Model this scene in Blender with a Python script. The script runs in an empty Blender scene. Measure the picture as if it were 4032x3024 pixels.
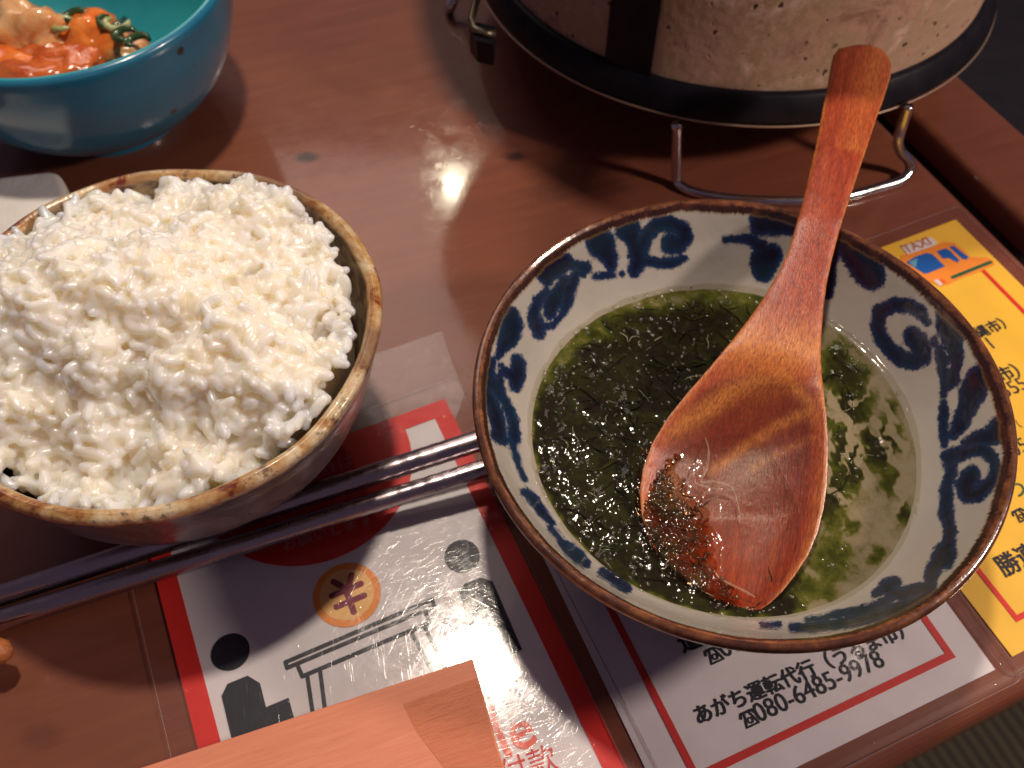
import bpy, bmesh, math, random
import numpy as np
from mathutils import Vector, Matrix, noise

rnd = random.Random(7)
rng = np.random.default_rng(7)
S = bpy.context.scene
COL = S.collection

# ------------------------------------------------------------------ camera
H = 0.27
PITCH, ROLL, FPX = 0.6025, 0.0111, 925.66
cam_d = bpy.data.cameras.new('camera')
cam = bpy.data.objects.new('camera', cam_d)
COL.objects.link(cam)
RC = Matrix.Rotation(PITCH, 3, 'X') @ Matrix.Rotation(ROLL, 3, 'Z')
cam.matrix_world = Matrix.Translation((0, 0, H)) @ RC.to_4x4()
cam_d.sensor_width = 36
cam_d.lens = FPX / 1024 * 36
cam_d.clip_start = 0.01
cam_d.clip_end = 20
cam_d.dof.use_dof = True
cam_d.dof.focus_distance = 0.235
cam_d.dof.aperture_fstop = 18
S.camera = cam
S.view_settings.view_transform = 'Standard'
S.view_settings.look = 'None'
S.view_settings.gamma = 1
S.view_settings.exposure = 0

# ------------------------------------------------------------------ light
W = bpy.data.worlds.new('World')
S.world = W
W.use_nodes = True
W.node_tree.nodes['Background'].inputs[0].default_value = (0.56, 0.40, 0.60, 1)
W.node_tree.nodes['Background'].inputs[1].default_value = 0.13


def point(name, loc, power, radius, color):
    d = bpy.data.lights.new(name, 'POINT')
    d.energy = power
    d.shadow_soft_size = radius
    d.color = color
    o = bpy.data.objects.new(name, d)
    o.location = loc
    COL.objects.link(o)
    return o


# bare bulb hanging above the table, its reflection sits on the red and white card
point('pendant_bulb', (-0.032, 0.328, 0.74), 14.5, 0.024, (1.0, 0.84, 0.69))
# second bulb over the next table, seen as the streaky spot on the table top
point('far_bulb', (-0.105, 1.195, 0.86), 2.2, 0.013, (1.0, 0.92, 0.66))
# lamp to the right of the table
point('right_bulb', (0.48, 0.12, 0.36), 7.8, 0.03, (1.0, 0.80, 0.68))
# added unseen overhead panel, gives the table's left half its pale sheen and fills shadows
ad = bpy.data.lights.new('sheen_panel', 'AREA')
ad.shape = 'RECTANGLE'
ad.size, ad.size_y = 0.75, 0.65
ad.energy = 4.0
ad.color = (1.0, 0.80, 0.70)
ao = bpy.data.objects.new('sheen_panel', ad)
ao.location = (-0.43, 1.27, 1.15)
COL.objects.link(ao)

# ------------------------------------------------------------------ helpers
SC = 1024 / 2212.0


def ray(px, py):
    v = Vector(((px * SC - 512) / FPX, -(py * SC - 384) / FPX, -1))
    return RC @ v


def at(px, py, z=0.0):
    d = ray(px, py)
    t = (z - H) / d.z
    return Vector((d.x * t, d.y * t, z))


def mpp(px, py, z=0.0):
    """metres per display pixel near a point"""
    return (at(px + 1, py, z) - at(px, py, z)).length


def project(P):
    """world points (n,3) -> source photo pixels (4032 wide)"""
    R = np.array(RC)
    d = (P - np.array([0, 0, H])) @ R
    k = 4032 / 1024
    return np.stack([(512 + FPX * d[:, 0] / -d[:, 2]) * k, (384 - FPX * d[:, 1] / -d[:, 2]) * k], 1)


def tag(o, label=None, cat=None, group=None, kind=None):
    if label: o['label'] = label
    if cat: o['category'] = cat
    if group: o['group'] = group
    if kind: o['kind'] = kind
    return o


def empty(name, loc, label, cat, group=None):
    o = bpy.data.objects.new(name, None)
    o.empty_display_size = 0.02
    o.location = loc
    COL.objects.link(o)
    return tag(o, label, cat, group)


def mesh(name, verts, faces, mat, parent=None, smooth=False):
    m = bpy.data.meshes.new(name)
    m.from_pydata([tuple(v) for v in verts], [], faces)
    m.validate(clean_customdata=False)
    m.update()
    return link(name, m, mat, parent, smooth)


def npmesh(name, V, F, mat, parent=None, smooth=True):
    """V (n,3), F (m,k) arrays, k = 3 or 4"""
    m = bpy.data.meshes.new(name)
    k = F.shape[1]
    m.vertices.add(len(V)); m.vertices.foreach_set('co', V.astype(np.float32).ravel())
    m.loops.add(F.size); m.loops.foreach_set('vertex_index', F.astype(np.int32).ravel())
    m.polygons.add(len(F)); m.polygons.foreach_set('loop_start', np.arange(0, F.size, k, dtype=np.int32))
    try:
        m.polygons.foreach_set('loop_total', np.full(len(F), k, dtype=np.int32))
    except Exception:
        pass
    m.update(calc_edges=True)
    return link(name, m, mat, parent, smooth)


def link(name, m, mat, parent=None, smooth=False):
    if mat is not None and not m.materials:
        m.materials.append(mat)
    if smooth:
        m.polygons.foreach_set('use_smooth', [True] * len(m.polygons))
    o = bpy.data.objects.new(name, m)
    COL.objects.link(o)
    if parent is not None:
        chain = Vector((0, 0, 0))
        p = parent
        while p is not None:
            chain += p.location
            p = p.parent
        o.parent = parent
        o.matrix_parent_inverse = Matrix.Translation(-chain)
    return o


def lathe(name, prof, c, mat, parent=None, seg=160, wob=None):
    """closed-ish profile [(r,z)...] revolved round the vertical through c"""
    V, F = [], []
    n = len(prof)
    for i in range(seg):
        a = 2 * math.pi * i / seg
        for j, (r, z) in enumerate(prof):
            if wob:
                r, z = wob(a, r, z)
            V.append((c[0] + r * math.cos(a), c[1] + r * math.sin(a), z))
    for i in range(seg):
        i2 = (i + 1) % seg
        for j in range(n - 1):
            F.append((i * n + j, i2 * n + j, i2 * n + j + 1, i * n + j + 1))
    return npmesh(name, np.array(V), np.array(F), mat, parent, True)


def smooth_prof(pts, n=8):
    """Catmull-Rom through profile points"""
    P = [Vector(p) for p in pts]
    out = []
    for i in range(len(P) - 1):
        p0 = P[max(i - 1, 0)]; p1 = P[i]; p2 = P[i + 1]; p3 = P[min(i + 2, len(P) - 1)]
        for k in range(n):
            t = k / n
            out.append(tuple(0.5 * ((2 * p1) + (p2 - p0) * t + (2 * p0 - 5 * p1 + 4 * p2 - p3) * t * t + (3 * p1 - p0 - 3 * p2 + p3) * t ** 3)))
    out.append(tuple(P[-1]))
    return out


def tube(pts, radii, sides=10, cap=True):
    pts = [Vector(p) for p in pts]
    if not hasattr(radii, '__len__'):
        radii = [radii] * len(pts)
    V, F = [], []
    up = Vector((0, 0, 1))
    prev = None
    for i, p in enumerate(pts):
        t = (pts[min(i + 1, len(pts) - 1)] - pts[max(i - 1, 0)]).normalized()
        a = up.cross(t) if prev is None else prev - t * prev.dot(t)
        if a.length < 1e-5:
            a = Vector((1, 0, 0)).cross(t)
        a.normalize(); prev = a
        b = t.cross(a)
        for k in range(sides):
            w = 2 * math.pi * k / sides
            V.append(p + (a * math.cos(w) + b * math.sin(w)) * radii[i])
    for i in range(len(pts) - 1):
        for k in range(sides):
            k2 = (k + 1) % sides
            F.append((i * sides + k, i * sides + k2, (i + 1) * sides + k2, (i + 1) * sides + k))
    if cap:
        F.append(tuple(reversed(range(sides))))
        F.append(tuple(range((len(pts) - 1) * sides, len(pts) * sides)))
    return V, F


def prism(poly, z0, z1):
    """poly: xy list; closed prism"""
    n = len(poly)
    V = [(p[0], p[1], z0) for p in poly] + [(p[0], p[1], z1) for p in poly]
    F = [tuple(range(n, 2 * n)), tuple(reversed(range(n)))]
    F += [(i, (i + 1) % n, n + (i + 1) % n, n + i) for i in range(n)]
    return V, F


def ccw(poly):
    a = sum(poly[i][0] * poly[(i + 1) % len(poly)][1] - poly[(i + 1) % len(poly)][0] * poly[i][1] for i in range(len(poly)))
    return list(poly) if a > 0 else list(reversed(poly))


# ------------------------------------------------------------------ node helpers
def mat(name):
    m = bpy.data.materials.new(name)
    m.use_nodes = True
    nt = m.node_tree
    b = nt.nodes['Principled BSDF']
    return m, nt, b


def N(nt, typ, **kw):
    n = nt.nodes.new(typ)
    for k, v in kw.items():
        if k.startswith('_'):
            setattr(n, k[1:], v)
        else:
            n.inputs[k].default_value = v
    return n


def L(nt, a, b):
    nt.links.new(a, b)


def coords(nt, kind='Object', scale=(1, 1, 1), rot=(0, 0, 0), loc=(0, 0, 0)):
    tc = nt.nodes.new('ShaderNodeTexCoord')
    src = tc.outputs[kind]
    if any(rot):                       # turn first, stretch afterwards
        m0 = nt.nodes.new('ShaderNodeMapping')
        m0.inputs['Rotation'].default_value = rot
        L(nt, src, m0.inputs['Vector']); src = m0.outputs[0]
    mp = nt.nodes.new('ShaderNodeMapping')
    mp.inputs['Scale'].default_value = scale
    mp.inputs['Location'].default_value = loc
    L(nt, src, mp.inputs['Vector'])
    return mp.outputs[0]


def noise_n(nt, vec, scale, detail=4, rough=0.5, dist=0.0):
    n = N(nt, 'ShaderNodeTexNoise', Scale=scale, Detail=detail, Roughness=rough, Distortion=dist)
    if vec is not None:
        L(nt, vec, n.inputs['Vector'])
    return n.outputs['Fac']


def ramp(nt, fac, stops, interp='LINEAR'):
    r = nt.nodes.new('ShaderNodeValToRGB')
    r.color_ramp.interpolation = interp
    el = r.color_ramp.elements
    while len(el) < len(stops):
        el.new(0.5)
    for e, (p, c) in zip(el, stops):
        e.position = p
        e.color = (*c, 1) if hasattr(c, '__len__') else (c, c, c, 1)
    L(nt, fac, r.inputs[0])
    return r.outputs[0]


def mix(nt, fac, a, b, mode='MIX'):
    n = nt.nodes.new('ShaderNodeMix')
    n.data_type = 'RGBA'
    n.blend_type = mode
    for sock, v in ((n.inputs[0], fac), (n.inputs[6], a), (n.inputs[7], b)):
        if isinstance(v, (int, float)):
            sock.default_value = v
        elif isinstance(v, tuple):
            sock.default_value = (*v, 1)
        else:
            L(nt, v, sock)
    return n.outputs[2]


def math_n(nt, op, a, b=None, clamp=False):
    n = nt.nodes.new('ShaderNodeMath')
    n.operation = op
    n.use_clamp = clamp
    for i, v in enumerate((a, b)):
        if v is None: continue
        if isinstance(v, (int, float)):
            n.inputs[i].default_value = v
        else:
            L(nt, v, n.inputs[i])
    return n.outputs[0]


def maprange(nt, v, a, b, c=0.0, d=1.0):
    n = nt.nodes.new('ShaderNodeMapRange')
    n.inputs[1].default_value = a; n.inputs[2].default_value = b
    n.inputs[3].default_value = c; n.inputs[4].default_value = d
    L(nt, v, n.inputs[0])
    return n.outputs[0]


def bump(nt, h, strength, dist, to=None):
    n = nt.nodes.new('ShaderNodeBump')
    n.inputs['Strength'].default_value = strength
    n.inputs['Distance'].default_value = dist
    L(nt, h, n.inputs['Height'])
    if to is not None:
        L(nt, n.outputs[0], to)
    return n.outputs[0]


def schlick(nt, normal, f0):
    """two-sided reflectance of a thin clear sheet"""
    lw = nt.nodes.new('ShaderNodeLayerWeight'); lw.inputs['Blend'].default_value = 0.5
    L(nt, normal, lw.inputs['Normal'])
    p5 = math_n(nt, 'POWER', lw.outputs['Facing'], 5.0)
    return math_n(nt, 'ADD', math_n(nt, 'MULTIPLY', p5, 1 - f0), f0, True)


def pset(b, base=None, rough=None, metal=None, spec=None, coat=None, coatr=None, sss=None, sssr=None, sscale=None, ior=None):
    if base is not None: b.inputs['Base Color'].default_value = (*base, 1)
    if rough is not None: b.inputs['Roughness'].default_value = rough
    if metal is not None: b.inputs['Metallic'].default_value = metal
    if spec is not None: b.inputs['Specular IOR Level'].default_value = spec
    if coat is not None: b.inputs['Coat Weight'].default_value = coat
    if coatr is not None: b.inputs['Coat Roughness'].default_value = coatr
    if sss is not None: b.inputs['Subsurface Weight'].default_value = sss
    if sssr is not None: b.inputs['Subsurface Radius'].default_value = sssr
    if sscale is not None: b.inputs['Subsurface Scale'].default_value = sscale
    if ior is not None: b.inputs['IOR'].default_value = ior


# ------------------------------------------------------------------ table
ANG = math.radians(24.6)                       # direction of the table's front edge
U = Vector((math.cos(ANG), math.sin(ANG), 0))
Vv = Vector((-math.sin(ANG), math.cos(ANG), 0))


def scratches(nt, vec, amount=1.0):
    """fine random scratches of a wiped plastic surface -> height"""
    acc = None
    for k, (rot, sx, sy) in enumerate(((0.5, 110, 1700), (1.35, 80, 1500), (2.5, 130, 1900), (-0.25, 100, 1600), (1.95, 70, 1400))):
        m0 = nt.nodes.new('ShaderNodeMapping')
        m0.inputs['Rotation'].default_value = (0, 0, rot)
        L(nt, vec, m0.inputs['Vector'])
        mp = nt.nodes.new('ShaderNodeMapping')
        mp.inputs['Scale'].default_value = (sx, sy, 1)
        mp.inputs['Location'].default_value = (k * 3.1, k * 1.7, 0)
        L(nt, m0.outputs[0], mp.inputs['Vector'])
        f = noise_n(nt, mp.outputs[0], 1.0, 2, 0.6, 0.25)
        g = maprange(nt, f, 0.61, 0.68, 0, 1)
        acc = g if acc is None else math_n(nt, 'MAXIMUM', acc, g)
    return acc


def table_material():
    m, nt, b = mat('lacquered_wood')
    v = coords(nt, 'Object', (1, 1, 1), (0, 0, -ANG))
    big = noise_n(nt, v, 6, 3, 0.5)
    v2 = coords(nt, 'Object', (6, 55, 1), (0, 0, -ANG + math.radians(4)))
    grain = noise_n(nt, v2, 3.0, 8, 0.62, 0.6)
    v3 = coords(nt, 'Object', (14, 260, 1), (0, 0, -ANG + math.radians(4)))
    fine = noise_n(nt, v3, 4.0, 4, 0.7)
    c1 = ramp(nt, grain, [(0.2, (0.125, 0.037, 0.024)), (0.45, (0.165, 0.050, 0.031)), (0.6, (0.19, 0.059, 0.035)), (0.8, (0.22, 0.071, 0.039))])
    c2 = mix(nt, maprange(nt, fine, 0.35, 0.75), c1, (0.15, 0.042, 0.022))
    m2 = nt.nodes.new('ShaderNodeMix'); m2.data_type = 'RGBA'
    m2.inputs[0].default_value = 0.6
    L(nt, c1, m2.inputs[6]); L(nt, c2, m2.inputs[7])
    c3 = mix(nt, maprange(nt, big, 0.35, 0.7, 0, 0.55), m2.outputs[2], (0.27, 0.095, 0.040))
    # knots
    tc = nt.nodes.new('ShaderNodeTexCoord')
    prev = c3
    for (px, py, r, w) in ((662, 340, 0.0042, 1.0), (1112, 338, 0.0036, .9), (1190, 418, 0.007, .3), (1330, 405, .006, .3), (90, 1590, .005, .3)):
        p = at(px, py)
        s = nt.nodes.new('ShaderNodeVectorMath'); s.operation = 'SUBTRACT'
        L(nt, tc.outputs['Object'], s.inputs[0]); s.inputs[1].default_value = p
        sm = nt.nodes.new('ShaderNodeVectorMath'); sm.operation = 'MULTIPLY'
        L(nt, s.outputs[0], sm.inputs[0]); sm.inputs[1].default_value = (0.8, 1.35, 0)
        ln = nt.nodes.new('ShaderNodeVectorMath'); ln.operation = 'LENGTH'
        L(nt, sm.outputs[0], ln.inputs[0])
        nn = noise_n(nt, tc.outputs['Object'], 260, 3)
        d = math_n(nt, 'ADD', ln.outputs['Value'], maprange(nt, nn, 0, 1, -r * 0.35, r * 0.35))
        k = maprange(nt, d, r * 0.55, r * 1.35, w, 0)
        prev = mix(nt, k, prev, (0.035, 0.016, 0.014))
    L(nt, prev, b.inputs['Base Color'])
    pset(b, rough=0.45, spec=0.25, coat=0.75, coatr=0.1)
    sc = scratches(nt, tc.outputs['Object'])
    wave = noise_n(nt, tc.outputs['Object'], 55, 2)
    h = math_n(nt, 'ADD', math_n(nt, 'MULTIPLY', sc, 0.0000025), math_n(nt, 'MULTIPLY', wave, 0.00003))
    bn = bump(nt, h, 1.0, 1.0)
    L(nt, bn, b.inputs['Coat Normal'])
    g = math_n(nt, 'ADD', math_n(nt, 'MULTIPLY', grain, 0.0003), 0.0)
    bump(nt, g, 0.5, 1.0, b.inputs['Normal'])
    L(nt, maprange(nt, noise_n(nt, tc.outputs['Object'], 90, 4), 0.3, 0.7, 0.04, 0.13), b.inputs['Coat Roughness'])
    return m


M_table = table_material()
table = empty('table', (0, 0.2, 0), 'reddish brown lacquered wooden table under all the dishes', 'table')


def board(name, u0, u1, v0, v1, z0, z1, rad, m, parent):
    """rounded box in the table's own frame; v measured from origin along Vv"""
    bm = bmesh.new()
    vs = []
    for z in (z0, z1):
        for (u, v) in ((u0, v0), (u1, v0), (u1, v1), (u0, v1)):
            p = U * u + Vv * v
            vs.append(bm.verts.new((p.x, p.y, z)))
    bm.faces.new(vs[4:8]); bm.faces.new(reversed(vs[0:4]))
    for i in range(4):
        bm.faces.new((vs[i], vs[(i + 1) % 4], vs[4 + (i + 1) % 4], vs[4 + i]))
    bm.normal_update()
    bmesh.ops.bevel(bm, geom=list(bm.edges), offset=rad, segments=8, profile=0.5, affect='EDGES')
    me = bpy.data.meshes.new(name); bm.to_mesh(me); bm.free()
    o = link(name, me, m, parent, True)
    for pl in me.polygons:
        if pl.area > 1e-3: pl.use_smooth = False
    return o


def uv(px, py, z=0):
    p = at(px, py, z)
    return p.dot(U), p.dot(Vv)


front = uv(2040, 1590)[1]                       # where the rounded front edge ends
gap_u0 = (uv(1951, 299)[0] + uv(2201, 542)[0]) / 2
gap_u1 = (uv(1986, 264)[0] + uv(2212, 476)[0]) / 2
rail_u1 = (uv(2069, 146)[0] + uv(2212, 292)[0]) / 2
board('tabletop', -0.9, gap_u0 + 0.001, front - 0.001, 0.9, -0.032, 0.0, 0.0075, M_table, table)
board('table_rail', gap_u1, rail_u1, front - 0.001, 0.9, -0.032, 0.0, 0.004, M_table, table)
# added near-black strip, colours in the shade deep in the slot between boards
m_d, nt, b = mat('dark_slot_shade'); pset(b, (0.012, 0.007, 0.008), 0.6)
board('slot_shade_strip', gap_u0 + .0005, gap_u1 + 0.0005, front + 0.004, 0.88, -0.03, -0.012, 0.0005, m_d, table)

# floor: straw matting far below
m, nt, b = mat('floor_matting')
v = coords(nt, 'Object', (1, 1, 1), (0, 0, -ANG))
w = N(nt, 'ShaderNodeTexWave', Scale=40.0, Distortion=1.5, Detail=2.0); L(nt, v, w.inputs['Vector'])
c = ramp(nt, w.outputs['Fac'], [(0.0, (0.035, 0.028, 0.016)), (1.0, (0.085, 0.07, 0.04))])
L(nt, c, b.inputs['Base Color']); pset(b, rough=0.8)
fl = mesh('floor', [(-3, -3, -0.36), (3, -3, -0.36), (3, 3, -0.36), (-3, 3, -0.36)], [(0, 1, 2, 3)], m)
tag(fl, kind='structure')

# ------------------------------------------------------------------ cards on the table
def print_mat(name, col, rough=0.5, var=0.06):
    m, nt, b = mat(name)
    v = coords(nt)
    n = noise_n(nt, v, 60, 3)
    lo = tuple(max(0, x * (1 - var)) for x in col)
    hi = tuple(min(1, x * (1 + var)) for x in col)
    L(nt, ramp(nt, n, [(0.3, lo), (0.7, hi)]), b.inputs['Base Color'])
    pset(b, rough=rough, spec=0.3)
    return m


P_white = print_mat('card_white', (0.66, 0.62, 0.64))
P_red = print_mat('print_red', (0.62, 0.028, 0.022))
P_red2 = print_mat('print_line_red', (0.55, 0.035, 0.03))
P_black = print_mat('print_black', (0.016, 0.018, 0.028))
P_yellow = print_mat('card_yellow', (0.80, 0.48, 0.05))
P_orange = print_mat('print_orange', (0.80, 0.26, 0.035))
P_lorange = print_mat('print_pale_orange', (0.83, 0.47, 0.16))
P_maroon = print_mat('print_maroon', (0.20, 0.008, 0.035))
P_blue = print_mat('print_blue', (0.01, 0.10, 0.38))
P_green = print_mat('print_green', (0.012, 0.10, 0.05))
P_lblue = print_mat('print_pale_blue', (0.12, 0.32, 0.45))
P_pink = print_mat('print_pale_red', (0.75, 0.13, 0.09))


def film_mat(name, rough=0.06, haze=0.0, scr=0.0000055, tint=(1, 1, 1)):
    m = bpy.data.materials.new(name); m.use_nodes = True
    nt = m.node_tree
    for n in list(nt.nodes): nt.nodes.remove(n)
    out = nt.nodes.new('ShaderNodeOutputMaterial')
    tr = N(nt, 'ShaderNodeBsdfTransparent', Color=(*tint, 1))
    gl = N(nt, 'ShaderNodeBsdfGlossy', Roughness=rough)
    tc = nt.nodes.new('ShaderNodeTexCoord')
    sc = scratches(nt, tc.outputs['Object'])
    spk = N(nt, 'ShaderNodeTexVoronoi', Scale=520.0)
    L(nt, tc.outputs['Object'], spk.inputs['Vector'])
    dots = maprange(nt, spk.outputs['Distance'], 0.10, 0.22, 1, 0)
    sel = maprange(nt, noise_n(nt, tc.outputs['Object'], 200, 2), 0.55, 0.6, 0, 1)
    dots = math_n(nt, 'MULTIPLY', dots, sel)
    wv = noise_n(nt, tc.outputs['Object'], 38, 3)
    h = math_n(nt, 'ADD', math_n(nt, 'MULTIPLY', sc, scr), math_n(nt, 'MULTIPLY', wv, 0.00005))
    h = math_n(nt, 'ADD', h, math_n(nt, 'MULTIPLY', dots, 0.00004))
    bn = bump(nt, h, 1.0, 1.0, gl.inputs['Normal'])
    L(nt, math_n(nt, 'ADD', maprange(nt, noise_n(nt, tc.outputs['Object'], 150, 5, 0.7), 0.35, 0.7, rough * 0.7, rough * 2.2),
                 math_n(nt, 'MULTIPLY', sc, 0.05)), gl.inputs['Roughness'])
    fr = schlick(nt, bn, 0.042)
    mx = nt.nodes.new('ShaderNodeMixShader')
    L(nt, fr, mx.inputs[0]); L(nt, tr.outputs[0], mx.inputs[1]); L(nt, gl.outputs[0], mx.inputs[2])
    last = mx.outputs[0]
    if haze > 0:
        df = N(nt, 'ShaderNodeBsdfDiffuse', Color=(0.70, 0.52, 0.48, 1))
        m2 = nt.nodes.new('ShaderNodeMixShader')
        L(nt, maprange(nt, noise_n(nt, tc.outputs['Object'], 45, 5, 0.65), 0.3, 0.75, haze * 0.55, haze * 1.4), m2.inputs[0])
        L(nt, last, m2.inputs[1]); L(nt, df.outputs[0], m2.inputs[2])
        last = m2.outputs[0]
    L(nt, last, out.inputs['Surface'])
    return m


M_film = film_mat('laminate_film', 0.085, 0.0)
Z0 = 0.0004          # card
Z1 = 0.0006          # print layers above it
ZF = 0.0011          # film


def flat(name, pts, z, m, parent, thick=0.00012):
    """a thin printed or paper shape; pts are photo points laid on the table plane"""
    P = ccw([tuple(at(x, y, z))[:2] for x, y in pts])
    V, F = prism(P, z - thick, z)
    return mesh(name, V, F, m, parent)


def flat_world(name, P, z, m, parent, thick=0.00012):
    V, F = prism(ccw([(p[0], p[1]) for p in P]), z - thick, z)
    return mesh(name, V, F, m, parent)


def stroke(name, pts, wpx, z, m, parent, thick=0.00012, rounded=True):
    """rounded line of constant width through photo points, one joined mesh"""
    P = [at(x, y, z) for x, y in pts]
    r = wpx * 0.5 * mpp(pts[0][0], pts[0][1], z)
    V, F = [], []
    for i in range(len(P) - 1):
        a, b_ = P[i], P[i + 1]
        d = (b_ - a).normalized(); n_ = Vector((-d.y, d.x, 0))
        poly = []
        seg = 8 if rounded else 1
        if rounded:
            for k in range(seg + 1):
                w = math.pi / 2 + math.pi * k / seg
                poly.append(a + (d * math.cos(w) + n_ * math.sin(w)) * r)
            for k in range(seg + 1):
                w = -math.pi / 2 + math.pi * k / seg
                poly.append(b_ + (d * math.cos(w) + n_ * math.sin(w)) * r)
        else:
            poly = [a + n_ * r, a - n_ * r, b_ - n_ * r, b_ + n_ * r]
        zz = z + i * 0.000006
        v, f = prism(ccw([(p.x, p.y) for p in poly]), zz - thick, zz)
        o = len(V); V += v; F += [tuple(q + o for q in ff) for ff in f]
    return mesh(name, V, F, m, parent)


def disc(name, c, r, z, m, parent, n=96, thick=0.00012, ry=None, a0=0):
    P = []
    for k in range(n):
        w = 2 * math.pi * k / n
        P.append((c[0] + r * math.cos(w), c[1] + (ry or r) * math.sin(w)))
    return flat_world(name, P, z, m, parent, thick)


def text(name, s, left, right, z, m, parent, wt=0.0, hs=1.0):
    """lettering on the table plane from the photo's baseline start to its end"""
    cu = bpy.data.curves.new(name, 'FONT')
    cu.body = s; cu.size = 1.0; cu.extrude = 0.0; cu.fill_mode = 'FRONT'
    cu.resolution_u = 4
    tmp = bpy.data.objects.new('tmp_text', cu); COL.objects.link(tmp)
    bpy.context.view_layer.update()
    me = bpy.data.meshes.new_from_object(tmp.evaluated_get(bpy.context.evaluated_depsgraph_get()))
    bpy.data.objects.remove(tmp)
    co = np.empty(len(me.vertices) * 3, np.float32); me.vertices.foreach_get('co', co); co = co.reshape(-1, 3)
    a, b_ = at(*left, z), at(*right, z)
    if len(co) == 0:
        return None
    x0, x1 = co[:, 0].min(), co[:, 0].max()
    s_ = (b_ - a).length / (x1 - x0)
    d = (b_ - a).normalized(); n_ = Vector((-d.y, d.x, 0))
    X = (co[:, 0] - x0) * s_; Y = co[:, 1] * s_ * hs
    out = np.stack([a.x + d.x * X + n_.x * Y, a.y + d.y * X + n_.y * Y, np.full(len(co), z)], 1).astype(np.float32)
    me.vertices.foreach_set('co', out.ravel()); me.update()
    if wt > 0:
        w_ = wt * s_
        bm = bmesh.new()
        for q, (ox, oy) in enumerate(((0, 0), (w_, 0), (-w_, 0), (0, w_), (0, -w_))):
            k0 = len(bm.verts)
            bm.from_mesh(me)
            bm.verts.ensure_lookup_table()
            for vtx in bm.verts[k0:]:
                vtx.co += d * ox + n_ * oy + Vector((0, 0, 0.00001 * q))
        bm.to_mesh(me); bm.free()
    me.materials.clear()
    me.name = name
    return link(name, me, m, parent, False)


def zz(ox, oy, s):
    """zoom crop pixels -> display pixels"""
    k = 2212 / 4032
    return lambda x, y: ((ox + x / s) * k, (oy + y / s) * k)


def phone_icon(c, size, parent, ang):
    """little telephone sign printed before a number"""
    c = at(*c, Z1)
    ux = Vector((math.cos(ang), math.sin(ang), 0)); uy = Vector((-ux.y, ux.x, 0))
    P = lambda x, y: c + ux * (x * size) + uy * (y * size)
    lines = [([(-.5, .20), (-.36, .42), (.36, .42), (.5, .20)], .17), ([(-.18, .30), (-.42, -.40), (.42, -.40), (.18, .30)], .12),
             ([(.16 * math.cos(k * math.pi / 6), -.10 + .16 * math.sin(k * math.pi / 6)) for k in range(13)], .09)]
    V, F = [], []
    for j, (pts, w) in enumerate(lines):
        for i in range(len(pts) - 1):
            a, b_ = P(*pts[i]), P(*pts[i + 1])
            d = (b_ - a).normalized(); n_ = Vector((-d.y, d.x, 0)); r = w * size / 2
            a = a - d * r * .6; b_ = b_ + d * r * .6
            z = Z1 + (j * 12 + i) * 0.000004
            v, f = prism(ccw([((a + n_ * r).x, (a + n_ * r).y), ((a - n_ * r).x, (a - n_ * r).y), ((b_ - n_ * r).x, (b_ - n_ * r).y), ((b_ + n_ * r).x, (b_ + n_ * r).y)]), z - 0.0001, z)
            o_ = len(V); V += v; F += [tuple(q + o_ for q in ff) for ff in f]
    return mesh('phone_icon', V, F, P_black, parent)


# ---- red and white payment card
red = empty('payment_card', at(700, 1300), 'laminated red-bordered white card printed with a coin, a table and two black figures', 'sign')
a_red = math.radians(24.9)
Ur = Vector((math.cos(a_red), math.sin(a_red), 0)); Vr = Vector((-Ur.y, Ur.x, 0))
TR = at(961, 863)
wid = (TR - at(392, 1470)).dot(Ur)
hei = 0.155
def rp(u, v):               # u from the right edge leftwards, v from the top downwards
    return TR - Ur * u - Vr * v
bw = 0.0062
quad = lambda u0, v0, u1, v1: [rp(u0, v0), rp(u1, v0), rp(u1, v1), rp(u0, v1)]
flat_world('card_paper', quad(0, 0, wid, hei), Z0, P_white, red, 0.0003)
for nm, q in (('red_border_top', (0, 0, wid, bw)), ('red_border_right', (0, bw, bw, hei)), ('red_border_left', (wid - bw, bw, wid, hei)), ('red_border_bottom', (bw, hei - bw, wid - bw, hei))):
    flat_world('red_border', quad(*q), Z1, P_red, red)
# big red disc behind the heading, clipped to the card
z5 = zz(900, 1550, 2.011)
dp = np.array([tuple(at(*z5(x, y)))[:2] for x, y in ((1395, 270), (1430, 380), (1000, 1240), (700, 1350), (400, 1370), (150, 1300))])
A_ = np.c_[2 * dp, np.ones(len(dp))]; sol = np.linalg.lstsq(A_, (dp ** 2).sum(1), rcond=None)[0]
dc = Vector((sol[0], sol[1], 0)); dr = math.sqrt(sol[2] + sol[0] ** 2 + sol[1] ** 2)
P = []
for k in range(160):
    w = 2 * math.pi * k / 160
    p = dc + Vector((math.cos(w), math.sin(w), 0)) * dr
    u = min(max((TR - p).dot(Ur), bw), wid - bw); v = min(max((TR - p).dot(Vr), bw), hei)
    P.append(rp(u, v))
# heading area left of the disc top is solid red in the photo
flat_world('red_disc', P, Z1 + 0.00004, P_red, red)
zt = Z1 + 0.0001
P_head = print_mat('print_heading_white', (0.62, 0.22, 0.19))
text('heading_lettering', 'お会計は', z5(470, 745), z5(1000, 560), zt, P_head, red, 0.012)
text('heading_lettering', 'テーブルで', z5(330, 990), z5(1090, 720), zt, P_head, red, 0.012)
text('heading_lettering', 'お願いします', z5(440, 1240), z5(1150, 1020), zt, P_head, red, 0.012)
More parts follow.
